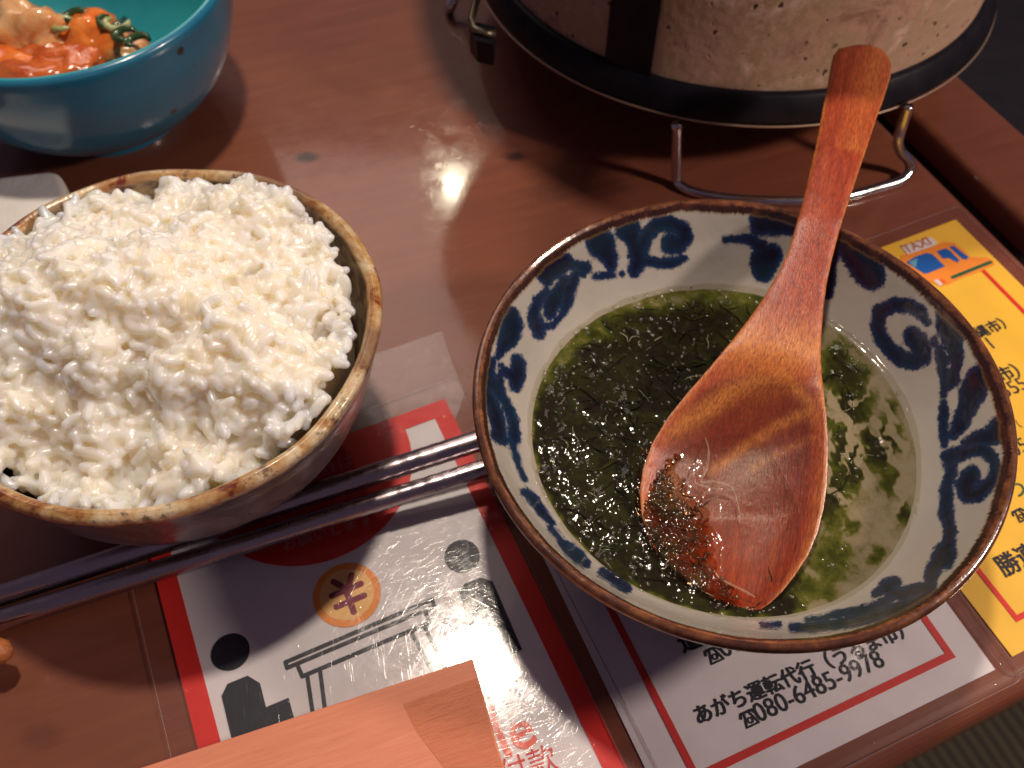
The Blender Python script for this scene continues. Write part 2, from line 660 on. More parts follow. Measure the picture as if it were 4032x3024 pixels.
# coin
z8 = zz(1000, 1974, 1.58)
cc = at(*z8(580, 583)); cr = (at(*z8(790, 583)) - at(*z8(370, 583))).length / 2
disc('coin_ring', cc, cr, Z1 + 0.00002, P_orange, red)
disc('coin_face', cc, cr * 0.80, Z1 + 0.00008, P_lorange, red)
for st in ([(495, 500), (590, 555)], [(607, 460), (578, 560)], [(575, 560), (620, 688)], [(485, 588), (665, 512)], [(512, 657), (685, 585)]):
    stroke('yen_mark', [z8(*p) for p in st], 13.5, Z1 + 0.00014 + 0.00001 * st[0][1] / 100, P_maroon, red)
# figures
hc = at(*z8(1295, 345)); disc('figure_head', hc, (at(*z8(1405, 345)) - hc).length, Z1, P_black, red)
z7 = zz(0, 1974, 1.58)
hc = at(*z7(1437, 940)); disc('figure_head', hc, (at(*z7(1555, 940)) - hc).length, Z1, P_black, red)
flat('figure_body', [z7(*p) for p in ((1378, 1212), (1415, 1135), (1540, 1084), (1617, 1130), (1655, 1280), (1795, 1221), (1828, 1340), (1700, 1500), (1500, 1620), (1460, 1560))], Z1, P_black, red)
flat('figure_body', [z8(*p) for p in ((1278, 560), (1310, 512), (1410, 474), (1485, 498), (1668, 920), (1570, 962), (1530, 1010), (1400, 1080), (1260, 900), (1213, 795), (1325, 735))], Z1, P_black, red)
sw = 9.0
for st in ([(195, 1000), (205, 1035), (1122, 652), (1108, 610), (195, 1000)], [(275, 1030), (300, 1088), (1088, 755), (1068, 690)], [(330, 1078), (366, 1320)], [(410, 1048), (442, 1300)], [(978, 808), (1130, 1100)], [(1060, 775), (1230, 1120)]):
    stroke('printed_table_line', [z8(*p) for p in st], sw, Z1 + 0.00002 + st[0][0] * 4e-8, P_black, red)
zl = zz(1700, 2500, 3.16)
text('table_lettering', 'table', zl(60, 1960), zl(1325, 1330), Z1, P_pink, red, 0.015)
text('bill_lettering', 'bill', zl(120, 1270), zl(800, 1010), Z1, P_pink, red, 0.01)
text('lower_lettering', '付款', zl(900, 1890), zl(1590, 1640), Z1, P_red2, red, 0.0, 1.0)


def film(u0, v0, u1, v1, origin, Ux, Vx, parent, rad=0.003, m=M_film):
    P = []
    for (cu, cv, a) in ((u0 + rad, v0 + rad, 180), (u1 - rad, v0 + rad, 270), (u1 - rad, v1 - rad, 0), (u0 + rad, v1 - rad, 90)):
        for k in range(7):
            w = math.radians(a + 15 * k)
            P.append(origin - Ux * (cu + rad * math.cos(w)) - Vx * (cv + rad * math.sin(w)))
    P = ccw([(p.x, p.y) for p in P])
    n = len(P)
    # lens-thin closed sheet, rim lifted a hair less than the middle
    V = [(x, y, ZF) for x, y in P]
    o = mesh('laminate_film', V, [tuple(range(n))], m, parent)
    # pressed rim of the pouch, a fine raised line
    vv, ff = tube([(x, y, ZF - 0.0002) for x, y in P] + [(P[0][0], P[0][1], ZF - 0.0002)], 0.00022, 6, False)
    mesh('film_edge', vv, ff, M_edge, parent, True)
    return o


M_edge, nt, b = mat('film_edge_plastic')
pset(b, (0.35, 0.22, 0.2), 0.25, spec=0.6); b.inputs['Alpha'].default_value = 0.25
film(-0.0075, -0.007, wid + 0.0072, hei + 0.005, TR, Ur, Vr, red)

# ---- white taxi card (designated driver numbers)
zh = zz(2400, 2200, 1.8433)
z2r = zz(3400, 2200, 2.0127)
a_w = math.radians(23.8)
Uw = Vector((math.cos(a_w), math.sin(a_w), 0)); Vw = Vector((-Uw.y, Uw.x, 0))
wht = empty('driver_service_card', at(1700, 1500), 'laminated white card with phone numbers in a thin red frame below the soup bowl', 'sign')
BR = at(*z2r(1040, 882))
BL = at(*zh(110, 1215))
w_w = (BR - BL).dot(Uw)
def wp(u, v): return BR - Uw * u + Vw * v
flat_world('card_paper', [wp(0, 0), wp(w_w, 0), wp(w_w, 0.13), wp(0, 0.13)], Z0, P_white, wht, 0.0003)
fc = at(*z2r(727, 785)); fu = (BR - fc).dot(Uw); fv = (fc - BR).dot(Vw)
fl_ = at(*zh(290, 985)); fu2 = (BR - fl_).dot(Uw); t_ = 0.0022
for q in ((fu, fv, fu2, fv + t_), (fu, fv + t_, fu + t_, 0.12), (fu2 - t_, fv + t_, fu2, 0.12)):
    flat_world('frame_line', [wp(q[0], q[1]), wp(q[2], q[1]), wp(q[2], q[3]), wp(q[0], q[3])], Z1, P_red2, wht)
text('service_name_lettering', 'あがち運転代行（うるま市）', zh(655, 1195), zh(2150, 560), Z1, P_black, wht, 0.030)
text('phone_number_lettering', '080-6485-9978', zh(1092, 1187), zh(2010, 772), Z1, P_black, wht, 0.009, 1.05)
text('service_name_lettering', '道の（うるま市）', zh(535, 678), zh(1700, 160), Z1, P_black, wht, 0.030)
text('phone_number_lettering', '098-', zh(836, 718), zh(1110, 595), Z1, P_black, wht, 0.009, 1.05)
phone_icon(zh(1018, 1160), 120 / 1.8433 * 2212 / 4032 * mpp(*zh(1018, 1160)), wht, a_w)
phone_icon(zh(762, 700), 120 / 1.8433 * 2212 / 4032 * mpp(*zh(762, 700)), wht, a_w)
# film laid over the white card (its lower and right rims show)
film(-0.0058, -0.126, w_w + 0.005, 0.0055, BR, Uw, Vw, wht)

# ---- yellow taxi card
z3 = zz(3400, 850, 2.212)
a_y = math.radians(25.2)
Uy = Vector((math.cos(a_y), math.sin(a_y), 0)); Vy = Vector((-Uy.y, Uy.x, 0))
yel = empty('taxi_card', at(2160, 900), 'laminated yellow card with an orange taxi picture, right of the soup bowl', 'sign')
YT = at(*z3(800, 38)); YB = at(*z2r(1175, 780))
yh = (YT - YB).dot(Vy)
yw = abs((YT - YB).dot(Uy))
def yp(u, v): return YT - Uy * u - Vy * v
flat_world('card_paper', [yp(0, 0), yp(yw, 0), yp(yw, yh), yp(0, yh)], Z0, P_yellow, yel, 0.0003)
ry = at(*z3(1398, 850)); ru = (YT - ry).dot(Uy)
rs = at(*z3(1010, 470)); rv0 = (YT - rs).dot(Vy)
rb = at(*z2r(1240, 490)); rbu = (YT - rb).dot(Uy); rbv = (YT - rb).dot(Vy)
t_ = 0.0017
for q in ((ru - t_ / 2, rv0, ru + t_ / 2, rbv), (rbu, rv0, rbu + t_, rbv), (ru + t_ / 2, rbv - t_, rbu, rbv)):
    flat_world('frame_line', [yp(q[0], q[1]), yp(q[2], q[1]), yp(q[2], q[3]), yp(q[0], q[3])], Z1, P_red, yel)
Q = lambda pts: [z3(*p) for p in pts]
flat('taxi_body', Q([(330, 345), (500, 300), (620, 258), (700, 228), (790, 235), (860, 288), (935, 360), (1060, 360), (1130, 385), (1142, 425), (1000, 490), (870, 530), (750, 592), (670, 612), (550, 560), (330, 440)]), Z1 + 0.00004, P_orange, yel)
flat('taxi_window', Q([(370, 405), (450, 355), (545, 322), (600, 332), (712, 440), (560, 500), (530, 505)]), Z1 + 0.0001, P_blue, yel)
flat('window_glare', Q([(395, 400), (470, 368), (460, 440), (440, 450)]), Z1 + 0.00016, P_lblue, yel)
flat('taxi_window', Q([(637, 308), (715, 282), (750, 300), (835, 385), (822, 408), (780, 388), (745, 368), (690, 372)]), Z1 + 0.0001, P_blue, yel)
flat('taxi_window', Q([(748, 270), (785, 258), (915, 358), (898, 380), (865, 378)]), Z1 + 0.0001, P_blue, yel)
stroke('taxi_bumper', [z3(775, 535), z3(1108, 402)], 8, Z1 + 0.0001, P_green, yel)
flat('taxi_lamp', Q([(612, 560), (650, 552), (692, 592), (668, 612)]), Z1 + 0.0001, P_white, yel)
flat('taxi_light', Q([(652, 548), (700, 552), (722, 578), (692, 592)]), Z1 + 0.0001, print_mat('print_vermilion', (0.8, 0.12, 0.02)), yel)
flat('roof_sign', Q([(335, 272), (590, 185), (640, 232), (625, 255), (385, 335)]), Z1 + 0.0001, P_white, yel)
text('taxi_lettering', 'TAXI', z3(378, 322), z3(600, 245), Z1 + 0.00016, print_mat('print_brown', (0.45, 0.16, 0.08)), yel, 0.02)
z6 = zz(3400, 1200, 3.5)
text('place_lettering', '沖縄市）', z6(1430, 525), z6(1985, 300), Z1, P_black, yel, 0.022)
text('number_lettering', '1', z6(1795, 603), z6(1818, 594), Z1, P_black, yel)
text('place_lettering', '市）', z6(1925, 1050), z6(2180, 960), Z1, P_black, yel, 0.022)
text('number_lettering', '3555', z6(1860, 1330), z6(2290, 1140), Z1, P_black, yel)
zg = zz(3400, 1650, 3.5)
text('place_lettering', '（', zg(2160, 112), zg(2190, 100), Z1, P_black, yel)
text('number_lettering', '05', zg(2090, 520), zg(2320, 420), Z1, P_black, yel)
text('place_lettering', 'つ', zg(2095, 1105), zg(2280, 1010), Z1, P_green, yel, 0.01)
phone_icon(zg(2165, 1325), 190 / 3.5 * 2212 / 4032 * mpp(*zg(2165, 1325)), yel, a_y)
text('place_lettering', '勝連', z2r(1120, 135), z2r(1420, -5), Z1, P_black, yel, 0.022)
film(-0.0058, -0.0055, yw + 0.0052, yh + 0.0048, YT, Uy, Vy, yel)

# ---- clear tape above the payment card
M_tape = film_mat('clear_tape', 0.2, 0.09, 0.000005)
tp = [at(x, y, 0.0003) for x, y in ((560, 845), (800, 768), (955, 714), (968, 760), (1003, 850), (985, 905), (770, 960), (590, 1010))]
edge = []
for i in range(len(tp)):
    a_, b_ = tp[i], tp[(i + 1) % len(tp)]
    for k in range(8):
        p = a_.lerp(b_, k / 8)
        j = noise.noise(p * 900) * 0.00035
        edge.append((p.x + j, p.y + j))
V, F = prism(ccw(edge), 0.0001, 0.00018)
o = mesh('clear_tape', V, F, M_tape)
tag(o, 'wide strip of scuffed clear tape on the table above the payment card', 'tape')

# ------------------------------------------------------------------ bowls
# soup bowl -------------------------------------------------------
SB = Vector((0.0629, 0.1445, 0))
soup_bowl = empty('soup_bowl', SB, 'white stoneware bowl with cobalt blue scrolls and a brown rim, holding green seaweed soup', 'bowl')
SOUP_Z = 0.0356
inner_pts = [(0.0, 0.0135), (0.018, 0.0140), (0.034, 0.0185), (0.0475, 0.0262), (0.0575, 0.0360), (0.0648, 0.0465), (0.0697, 0.0560), (0.0711, 0.0586), (0.0722, 0.0597)]
outer_pts = [(0.0722, 0.0597), (0.0732, 0.0594), (0.0738, 0.0584), (0.0738, 0.0572), (0.0728, 0.0545), (0.0690, 0.0450), (0.0625, 0.0345), (0.053, 0.0235), (0.040, 0.0140), (0.033, 0.0100), (0.0310, 0.0070), (0.0305, 0.0)]
ip = smooth_prof(inner_pts, 16)
op_ = smooth_prof(outer_pts, 6)

STROKES = []
def reg(ox, oy, s, *lists):
    for l in lists:
        STROKES.append([(ox + x / s, oy + y / s, r / s) for x, y, r in l])
reg(1900, 750, 2.765,
    [(1240, 470, 105), (1290, 590, 135), (1370, 720, 80), (1410, 830, 38)],
    [(1565, 340, 105), (1590, 430, 115), (1640, 560, 60), (1690, 680, 85), (1720, 740, 75), (1650, 880, 50)],
    [(1720, 740, 60), (1730, 600, 58), (1790, 470, 58), (1900, 380, 60), (2050, 350, 62), (2170, 420, 66), (2200, 520, 65), (2130, 590, 80), (2060, 580, 95)],
    [(1760, 760, 45), (1900, 790, 34), (2050, 785, 38), (2190, 745, 24)],
    [(640, 850, 85), (760, 830, 125), (880, 790, 85), (1000, 810, 30), (1110, 840, 52)], [(690, 930, 85), (700, 960, 60)], [(1110, 840, 50), (1085, 900, 28)],
    [(850, 1080, 50), (780, 1200, 95), (740, 1320, 62)],
    [(1020, 925, 32), (940, 1050, 55), (930, 1180, 52), (870, 1340, 22), (760, 1470, 18)], [(900, 980, 45), (860, 1060, 50)],
    [(700, 1090, 18), (600, 1200, 42), (560, 1350, 52), (595, 1480, 60), (615, 1560, 48)], [(610, 1500, 50), (700, 1480, 22)],
    [(1230, 940, 16), (1370, 930, 24), (1450, 925, 6)], [(1505, 910, 8), (1520, 908, 12)],
    [(310, 1350, 75), (315, 1480, 105), (280, 1620, 85)])
reg(1850, 1300, 3.687,
    [(590, 60, 130), (540, 170, 85), (440, 330, 40), (400, 385, 20)],
    [(670, 420, 55), (700, 520, 85), (690, 640, 105), (660, 800, 70)], [(640, 650, 75), (520, 620, 50), (450, 520, 16)], [(450, 600, 30), (430, 720, 40), (430, 850, 50)],
    [(270, 480, 75), (250, 620, 85), (270, 760, 95), (380, 860, 75), (470, 980, 42), (580, 1150, 52), (640, 1350, 58), (660, 1500, 38), (660, 1600, 34)],
    [(270, 900, 70), (330, 1100, 80), (390, 1300, 90), (450, 1480, 70), (500, 1600, 45)])
reg(1850, 1700, 2.765,
    [(300, 20, 62), (350, 90, 40)], [(470, 20, 45), (480, 150, 22), (500, 260, 13), (530, 380, 7), (600, 520, 4)],
    [(600, 650, 26), (690, 740, 40), (790, 870, 36), (890, 990, 12)],
    [(1010, 1220, 26), (1100, 1290, 55), (1190, 1370, 55), (1260, 1430, 35)],
    [(1450, 1530, 35), (1560, 1600, 45), (1700, 1700, 35)], [(870, 1040, 6), (1000, 1180, 7)])
reg(2500, 750, 2.765,
    [(1390, 350, 130), (1500, 380, 95), (1640, 410, 55), (1750, 420, 40)],
    [(990, 535, 11), (1120, 525, 24), (1260, 535, 28), (1370, 620, 65), (1400, 760, 135), (1400, 880, 100)], [(1480, 700, 100), (1420, 780, 140)],
    [(2190, 540, 60), (2150, 700, 65)], [(2110, 960, 60), (2090, 1130, 40)])
reg(3200, 800, 2.659,
    [(300, 420, 70), (400, 520, 100), (560, 680, 160), (620, 770, 125)], [(180, 500, 60), (150, 800, 55), (150, 950, 35)])
reg(3400, 1200, 3.5,
    [(880, 260, 22), (830, 170, 40), (760, 80, 62), (620, 10, 75), (430, 0, 70), (240, 90, 85), (190, 280, 78), (240, 450, 80), (360, 620, 78), (520, 745, 78), (680, 800, 82), (790, 740, 92), (800, 600, 105), (740, 500, 125), (690, 440, 115)],
    [(1120, 130, 95), (1200, 260, 170), (1230, 420, 150), (1240, 540, 105), (1280, 680, 75), (1270, 850, 48), (1250, 960, 55), (1240, 1040, 75), (1200, 1120, 28)],
    [(970, 480, 22), (1000, 545, 14)],
    [(1040, 600, 26), (1080, 750, 50), (1110, 950, 36), (1115, 1150, 32), (1105, 1260, 12)], [(1105, 1320, 16), (1110, 1450, 40), (1105, 1560, 45), (1105, 1659, 36)],
    [(1640, 930, 100), (1580, 1040, 160), (1500, 1200, 150), (1440, 1400, 120), (1360, 1560, 90), (1300, 1680, 70)])
reg(3400, 1650, 3.5,
    [(1105, 0, 38), (1105, 200, 34), (1110, 350, 16)],
    [(1380, 20, 75), (1320, 120, 60), (1240, 200, 46)],
    [(1860, 90, 100), (1830, 200, 130), (1700, 240, 100), (1560, 260, 72), (1420, 340, 52)],
    [(1180, 530, 80), (1350, 470, 80), (1520, 420, 62), (1650, 435, 68), (1760, 520, 60), (1810, 650, 40), (1800, 800, 55), (1700, 930, 70), (1560, 1040, 92), (1430, 1030, 102), (1390, 930, 105), (1470, 800, 105), (1500, 730, 65)],
    [(1200, 600, 80), (1200, 750, 52), (1150, 900, 55), (1140, 1100, 70), (1140, 1300, 70), (1170, 1450, 55), (1190, 1600, 55), (1190, 1700, 45)])
reg(3000, 2050, 2.458,
    [(1790, 0, 36), (1830, 100, 36), (1810, 200, 45), (1780, 300, 85), (1750, 370, 95), (1660, 460, 55), (1630, 580, 36)],
    [(1640, 640, 45), (1500, 680, 50), (1350, 720, 40), (1250, 700, 45), (1200, 640, 50), (1290, 600, 38)], [(1090, 705, 18), (1180, 660, 42)],
    [(1250, 740, 26), (1100, 830, 26), (950, 870, 22), (750, 910, 20), (430, 965, 6)],
    [(1640, 700, 55), (1450, 800, 55), (1250, 880, 50), (1000, 960, 40), (700, 1000, 34), (500, 1030, 34), (290, 1040, 16)], [(1080, 850, 26), (1090, 920, 36)],
    [(10, 1012, 8), (160, 1010, 7)])


def cobalt_field(P3):
    """signed distance (in brush units) of each surface point to the painted strokes"""
    q = project(P3)
    best = np.full(len(q), 1e3)
    for s in STROKES:
        for (x0, y0, r0), (x1, y1, r1) in zip(s[:-1], s[1:]):
            d = np.array([x1 - x0, y1 - y0]); l2 = max(1e-6, d @ d)
            t = np.clip(((q - [x0, y0]) @ d) / l2, 0, 1)
            dist = np.hypot(q[:, 0] - x0 - t * d[0], q[:, 1] - y0 - t * d[1]) - (r0 + (r1 - r0) * t)
            best = np.minimum(best, dist)
    return best


seg = 1300
a_ = np.arange(seg) * 2 * np.pi / seg
ipn = np.array(ip)
# keep dense rings only where the glaze shows
RR, AA = np.meshgrid(ipn[:, 0], a_); ZZ_, _ = np.meshgrid(ipn[:, 1], a_)
wobr = 1 + 0.004 * np.sin(AA * 2 + 0.6) * (RR / 0.07) + 0.002 * np.sin(AA * 5 + 1) * (RR / 0.07)
V3 = np.stack([SB.x + RR * wobr * np.cos(AA), SB.y + RR * wobr * np.sin(AA), ZZ_ + 0.0003 * np.sin(AA * 3 + 2) * (RR / 0.07)], -1).reshape(-1, 3)
n = len(ip)
I, J = np.meshgrid(np.arange(seg), np.arange(n - 1), indexing='ij')
F4 = np.stack([I * n + J, ((I + 1) % seg) * n + J, ((I + 1) % seg) * n + J + 1, I * n + J + 1], -1).reshape(-1, 4)
F4 = F4[:, ::-1]

m_glaze, nt, b = mat('cobalt_painted_glaze')
tc = nt.nodes.new('ShaderNodeTexCoord')
at_ = nt.nodes.new('ShaderNodeAttribute'); at_.attribute_name = 'cobalt'
at2 = nt.nodes.new('ShaderNodeAttribute'); at2.attribute_name = 'rim'
at3 = nt.nodes.new('ShaderNodeAttribute'); at3.attribute_name = 'turn'
mp = coords(nt, 'Object')
fz = noise_n(nt, mp, 900, 3, 0.7)
fz2 = noise_n(nt, mp, 200, 3, 0.6)
edge_n = math_n(nt, 'ADD', maprange(nt, fz, 0.25, 0.75, -7, 7), maprange(nt, fz2, 0.3, 0.7, -6, 6))
d = math_n(nt, 'ADD', at_.outputs['Fac'], edge_n)
inside = maprange(nt, d, 16, 6, 0, 1)
core = maprange(nt, d, 8, -16, 0, 1)
blue = mix(nt, core, (0.008, 0.026, 0.095), (0.003, 0.005, 0.022))
blue = mix(nt, maprange(nt, noise_n(nt, mp, 60, 3), 0.4, 0.75, 0, 0.6), blue, (0.008, 0.042, 0.07))
white = ramp(nt, noise_n(nt, mp, 25, 4), [(0.3, (0.40, 0.37, 0.33)), (0.7, (0.47, 0.44, 0.385))])
c = mix(nt, inside, white, blue)
# brown iron rim bleeding in spikes
comb = nt.nodes.new('ShaderNodeCombineXYZ'); L(nt, at3.outputs['Fac'], comb.inputs[0])
sp = noise_n(nt, comb.outputs[0], 85, 3, 0.7)
sp2 = noise_n(nt, comb.outputs[0], 4, 3, 0.6)
thr = math_n(nt, 'ADD', maprange(nt, sp, 0.3, 0.7, -0.0006, 0.0006), maprange(nt, sp2, 0.25, 0.75, -0.0012, 0.0012))
rd = math_n(nt, 'ADD', at2.outputs['Fac'], thr)       # rim attr = distance along profile from lip (m)
rb_ = maprange(nt, rd, 0.0037, 0.0031, 0, 1)
yb = maprange(nt, rd, 0.0043, 0.0033, 0, 1)
c = mix(nt, math_n(nt, 'MULTIPLY', yb, 0.75), c, (0.23, 0.13, 0.03))
brown = ramp(nt, noise_n(nt, mp, 160, 5, 0.7), [(0.3, (0.016, 0.007, 0.007)), (0.55, (0.042, 0.014, 0.010)), (0.75, (0.12, 0.038, 0.016))])
c = mix(nt, rb_, c, brown)
lip = maprange(nt, math_n(nt, 'ADD', at2.outputs['Fac'], thr), 0.0014, 0.0008, 0, 1)
lipc = ramp(nt, noise_n(nt, mp, 220, 4, 0.7), [(0.35, (0.06, 0.02, 0.012)), (0.65, (0.27, 0.10, 0.04))])
c = mix(nt, lip, c, lipc)
L(nt, c, b.inputs['Base Color'])
pset(b, rough=0.22, spec=0.5, coat=0.5, coatr=0.06)
h = math_n(nt, 'ADD', math_n(nt, 'MULTIPLY', noise_n(nt, mp, 70, 3), 0.0006), math_n(nt, 'MULTIPLY', noise_n(nt, mp, 500, 3), 0.00006))
bump(nt, h, 0.8, 1.0, b.inputs['Normal']); bump(nt, h, 0.8, 1.0, b.inputs['Coat Normal'])


def add_attr(o, name, vals):
    a = o.data.attributes.new(name, 'FLOAT', 'POINT')
    a.data.foreach_set('value', np.asarray(vals, np.float32))


o = npmesh('bowl_inside', V3, F4, m_glaze, soup_bowl)
add_attr(o, 'cobalt', np.clip(cobalt_field(V3), -80, 80))
seglen = np.r_[0, np.cumsum(np.hypot(*np.diff(ipn, axis=0).T))]
add_attr(o, 'rim', np.tile(seglen[-1] - seglen, seg))
add_attr(o, 'turn', np.repeat(np.abs(((a_ / (2 * np.pi)) * 2) % 2 - 1) * 3.1 + (a_ > np.pi) * 0, n))
opn = np.array(op_)
seg2 = 320
a2 = np.arange(seg2) * 2 * np.pi / seg2
RR, AA = np.meshgrid(opn[:, 0], a2); Z2_, _ = np.meshgrid(opn[:, 1], a2)
wobr = 1 + 0.004 * np.sin(AA * 2 + 0.6) * (RR / 0.07) + 0.002 * np.sin(AA * 5 + 1) * (RR / 0.07)
Vo = np.stack([SB.x + RR * wobr * np.cos(AA), SB.y + RR * wobr * np.sin(AA), Z2_ + 0.0003 * np.sin(AA * 3 + 2) * (RR / 0.07)], -1).reshape(-1, 3)
n2 = len(op_)
I, J = np.meshgrid(np.arange(seg2), np.arange(n2 - 1), indexing='ij')
Fo = np.stack([I * n2 + J, ((I + 1) % seg2) * n2 + J, ((I + 1) % seg2) * n2 + J + 1, I * n2 + J + 1], -1).reshape(-1, 4)[:, ::-1]
m_out, nt, b = mat('brown_outer_glaze')
mp = coords(nt)
c = ramp(nt, noise_n(nt, mp, 130, 5, 0.7), [(0.3, (0.04, 0.016, 0.014)), (0.5, (0.10, 0.035, 0.018)), (0.72, (0.26, 0.10, 0.04))])
zc = nt.nodes.new('ShaderNodeSeparateXYZ'); L(nt, mp, zc.inputs[0])
lowc = ramp(nt, noise_n(nt, mp, 60, 4), [(0.3, (0.03, 0.02, 0.025)), (0.7, (0.10, 0.075, 0.075))])
c = mix(nt, maprange(nt, zc.outputs[2], 0.0572, 0.0555, 0, 1), c, lowc)
L(nt, c, b.inputs['Base Color']); pset(b, rough=0.2, coat=0.6, coatr=0.05)
bump(nt, noise_n(nt, mp, 300, 4), 0.35, 0.0004, b.inputs['Normal']); bump(nt, noise_n(nt, mp, 150, 4), 0.5, 0.0006, b.inputs['Coat Normal'])
npmesh('bowl_outside', Vo, Fo, m_out, soup_bowl)

# ---- spoon -------------------------------------------------------
spoon = empty('wooden_spoon', at(1650, 1150, 0.036), 'reddish brown wooden spoon standing in the seaweed soup with its handle over the rim', 'spoon')
ST = [(104, 1838, 1912), (112, 1812, 1922), (128, 1801, 1926), (150, 1796, 1925), (200, 1787, 1910), (250, 1777, 1892), (300, 1768, 1876), (350, 1757, 1859), (400, 1745, 1843),
      (450, 1733, 1826), (500, 1718, 1811), (550, 1703, 1798), (600, 1680, 1787), (650, 1652, 1780), (700, 1617, 1776), (750, 1578, 1774), (800, 1535, 1776),
      (850, 1488, 1780), (900, 1445, 1785), (950, 1412, 1787), (1000, 1392, 1787), (1050, 1385, 1785), (1100, 1390, 1778), (1150, 1405, 1765), (1200, 1435, 1745),
      (1245, 1478, 1716), (1280, 1528, 1688), (1302, 1580, 1664), (1314, 1618, 1645)]
yt = at(1640, 1314, 0.0350).y
yr = at(1770, 470, 0.0645).y


def spoon_surf(px, py):
    """intersect the pixel ray with the spoon's long profile z(y)"""
    def g(y):
        t = (y - yt) / (yr - yt)
        if t < 0: return 0.0350
        if t < 1: return 0.0350 + (0.0640 - 0.0350) * (0.55 * t + 0.45 * t * t)
        return 0.0640 + (t - 1) * 0.028 - (t - 1) ** 2 * 0.02
    lo, hi = 0.01, 0.13
    for _ in range(40):
        z = (lo + hi) / 2
        if z > g(at(px, py, z).y): hi = z
        else: lo = z
    return at(px, py, (lo + hi) / 2)


cross = 49
SV, SF = [], []
rows = []
fine_st = []
for i in range(len(ST) - 1):
    for k in range(5):
        t = k / 5
        fine_st.append(tuple(ST[i][q] + (ST[i + 1][q] - ST[i][q]) * t for q in range(3)))
fine_st.append(ST[-1])
rot = {}
for i, (py, xl, xr) in enumerate(fine_st):
    # rows slant a little so that they run square to the handle
    slant = 0.17 if py < 650 else 0.17 * max(0, (1000 - py) / 350)
    wv_ = xr - xl
    pl = spoon_surf(xl, py - slant * wv_ * 0.5); pr = spoon_surf(xr, py + slant * wv_ * 0.5)
    roll = 0.0
    if py > 760: roll = min(1, (py - 760) / 200) * min(1, max(0, (1330 - py) / 120))
    pl.z -= 0.0030 * roll; pr.z += 0.0012 * roll
    # depth of the hollow
    hd = 0.0
    if py > 740: 
        s_ = (py - 740) / (1314 - 740)
        a_s = min(1, s_ / 0.36); b_s = min(1, max(0, (1 - s_) / 0.40))
        hd = 0.0100 * a_s * a_s * (3 - 2 * a_s) * b_s ** 0.6
    th = 0.0055 if py < 600 else (0.0055 - 0.003 * min(1, (py - 600) / 300))
    top = []; bot = []
    for k in range(cross):
        s_ = k / (cross - 1)
        q = 2 * s_ - 1
        p = pl.lerp(pr, s_)
        crown = 0.0012 * (1 - q * q) * max(0, 1 - py / 900)   # handle is gently domed
        facet = 0.00035 * math.sin(s_ * 9 + py * 0.014) * (1 if hd > 0.003 else 0)
        dz = crown - hd * (1 - abs(q) ** 2.3) + facet
        edge_r = (1 - abs(q) ** 8)
        top.append(Vector((p.x, p.y, p.z + dz - 0.0006 * (1 - edge_r))))
        bt = th * (1 - abs(q) ** 3.5) + 0.0007 + (0.0022 if py < 700 else 0.001) * (1 - abs(q) ** 10)
        bot.append(Vector((p.x, p.y, p.z + min(dz, 0) - bt)))
    rows.append(top + bot[::-1])
nr = len(rows[0])
# close the handle end and the tip with shrunk copies
def shrink(row, f, off):
    c_ = sum(row, Vector()) / len(row)
    return [c_ + (p - c_) * f + off for p in row]
d0 = (rows[0][0] - rows[3][0]).normalized() * 0.0007
d1 = (rows[-1][0] - rows[-4][0]).normalized() * 0.0008
rows = [shrink(rows[0], 0.3, d0 * 1.5), shrink(rows[0], 0.8, d0)] + rows + [shrink(rows[-1], 0.7, d1), shrink(rows[-1], 0.2, d1 * 1.3)]
V = [p for r in rows for p in r]
F = []
for i in range(len(rows) - 1):
    for k in range(nr):
        k2 = (k + 1) % nr
        F.append((i * nr + k, i * nr + k2, (i + 1) * nr + k2, (i + 1) * nr + k))
F.append(tuple(range(nr))); F.append(tuple(reversed(range((len(rows) - 1) * nr, len(rows) * nr))))
m_sp, nt, b = mat('lacquered_spoon_wood')
sp_dir = at(1860, 110, 0.07) - at(1640, 1300, 0.035)
sp_ang = math.atan2(sp_dir.y, sp_dir.x)
v = coords(nt, 'Object', (10, 120, 60), (0, 0, -sp_ang))
g1 = noise_n(nt, v, 5.0, 6, 0.7, 0.5)
vs = coords(nt, 'Object', (60, 420, 200), (0, 0, -sp_ang))
stip = noise_n(nt, vs, 6.0, 3, 0.7)
gen = coords(nt, 'Object')
blot = noise_n(nt, gen, 38, 4, 0.6)
base = ramp(nt, g1, [(0.25, (0.20, 0.024, 0.010)), (0.5, (0.38, 0.052, 0.017)), (0.72, (0.50, 0.10, 0.028))])
base = mix(nt, maprange(nt, stip, 0.42, 0.62, 0, 0.55), base, (0.085, 0.018, 0.010))
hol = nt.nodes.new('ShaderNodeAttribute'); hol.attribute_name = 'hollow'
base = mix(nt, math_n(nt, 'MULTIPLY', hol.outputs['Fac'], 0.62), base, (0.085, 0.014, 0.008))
wearatt = nt.nodes.new('ShaderNodeAttribute'); wearatt.attribute_name = 'wear'
wearf = math_n(nt, 'MULTIPLY', wearatt.outputs['Fac'], maprange(nt, stip, 0.38, 0.60, 1, 0.3))
wearf = math_n(nt, 'MULTIPLY', wearf, maprange(nt, blot, 0.3, 0.55, 0.35, 1.0))
base = mix(nt, wearf, base, (0.68, 0.26, 0.055))
L(nt, base, b.inputs['Base Color'])
pset(b, rough=0.38, spec=0.35, coat=0.25, coatr=0.2)
bh = math_n(nt, 'ADD', math_n(nt, 'MULTIPLY', stip, 0.00016), math_n(nt, 'MULTIPLY', blot, 0.0008))
bump(nt, bh, 0.8, 1.0, b.inputs['Normal']); bump(nt, bh, 0.8, 1.0, b.inputs['Coat Normal'])
o = mesh('spoon_wood', V, F, m_sp, spoon, True)
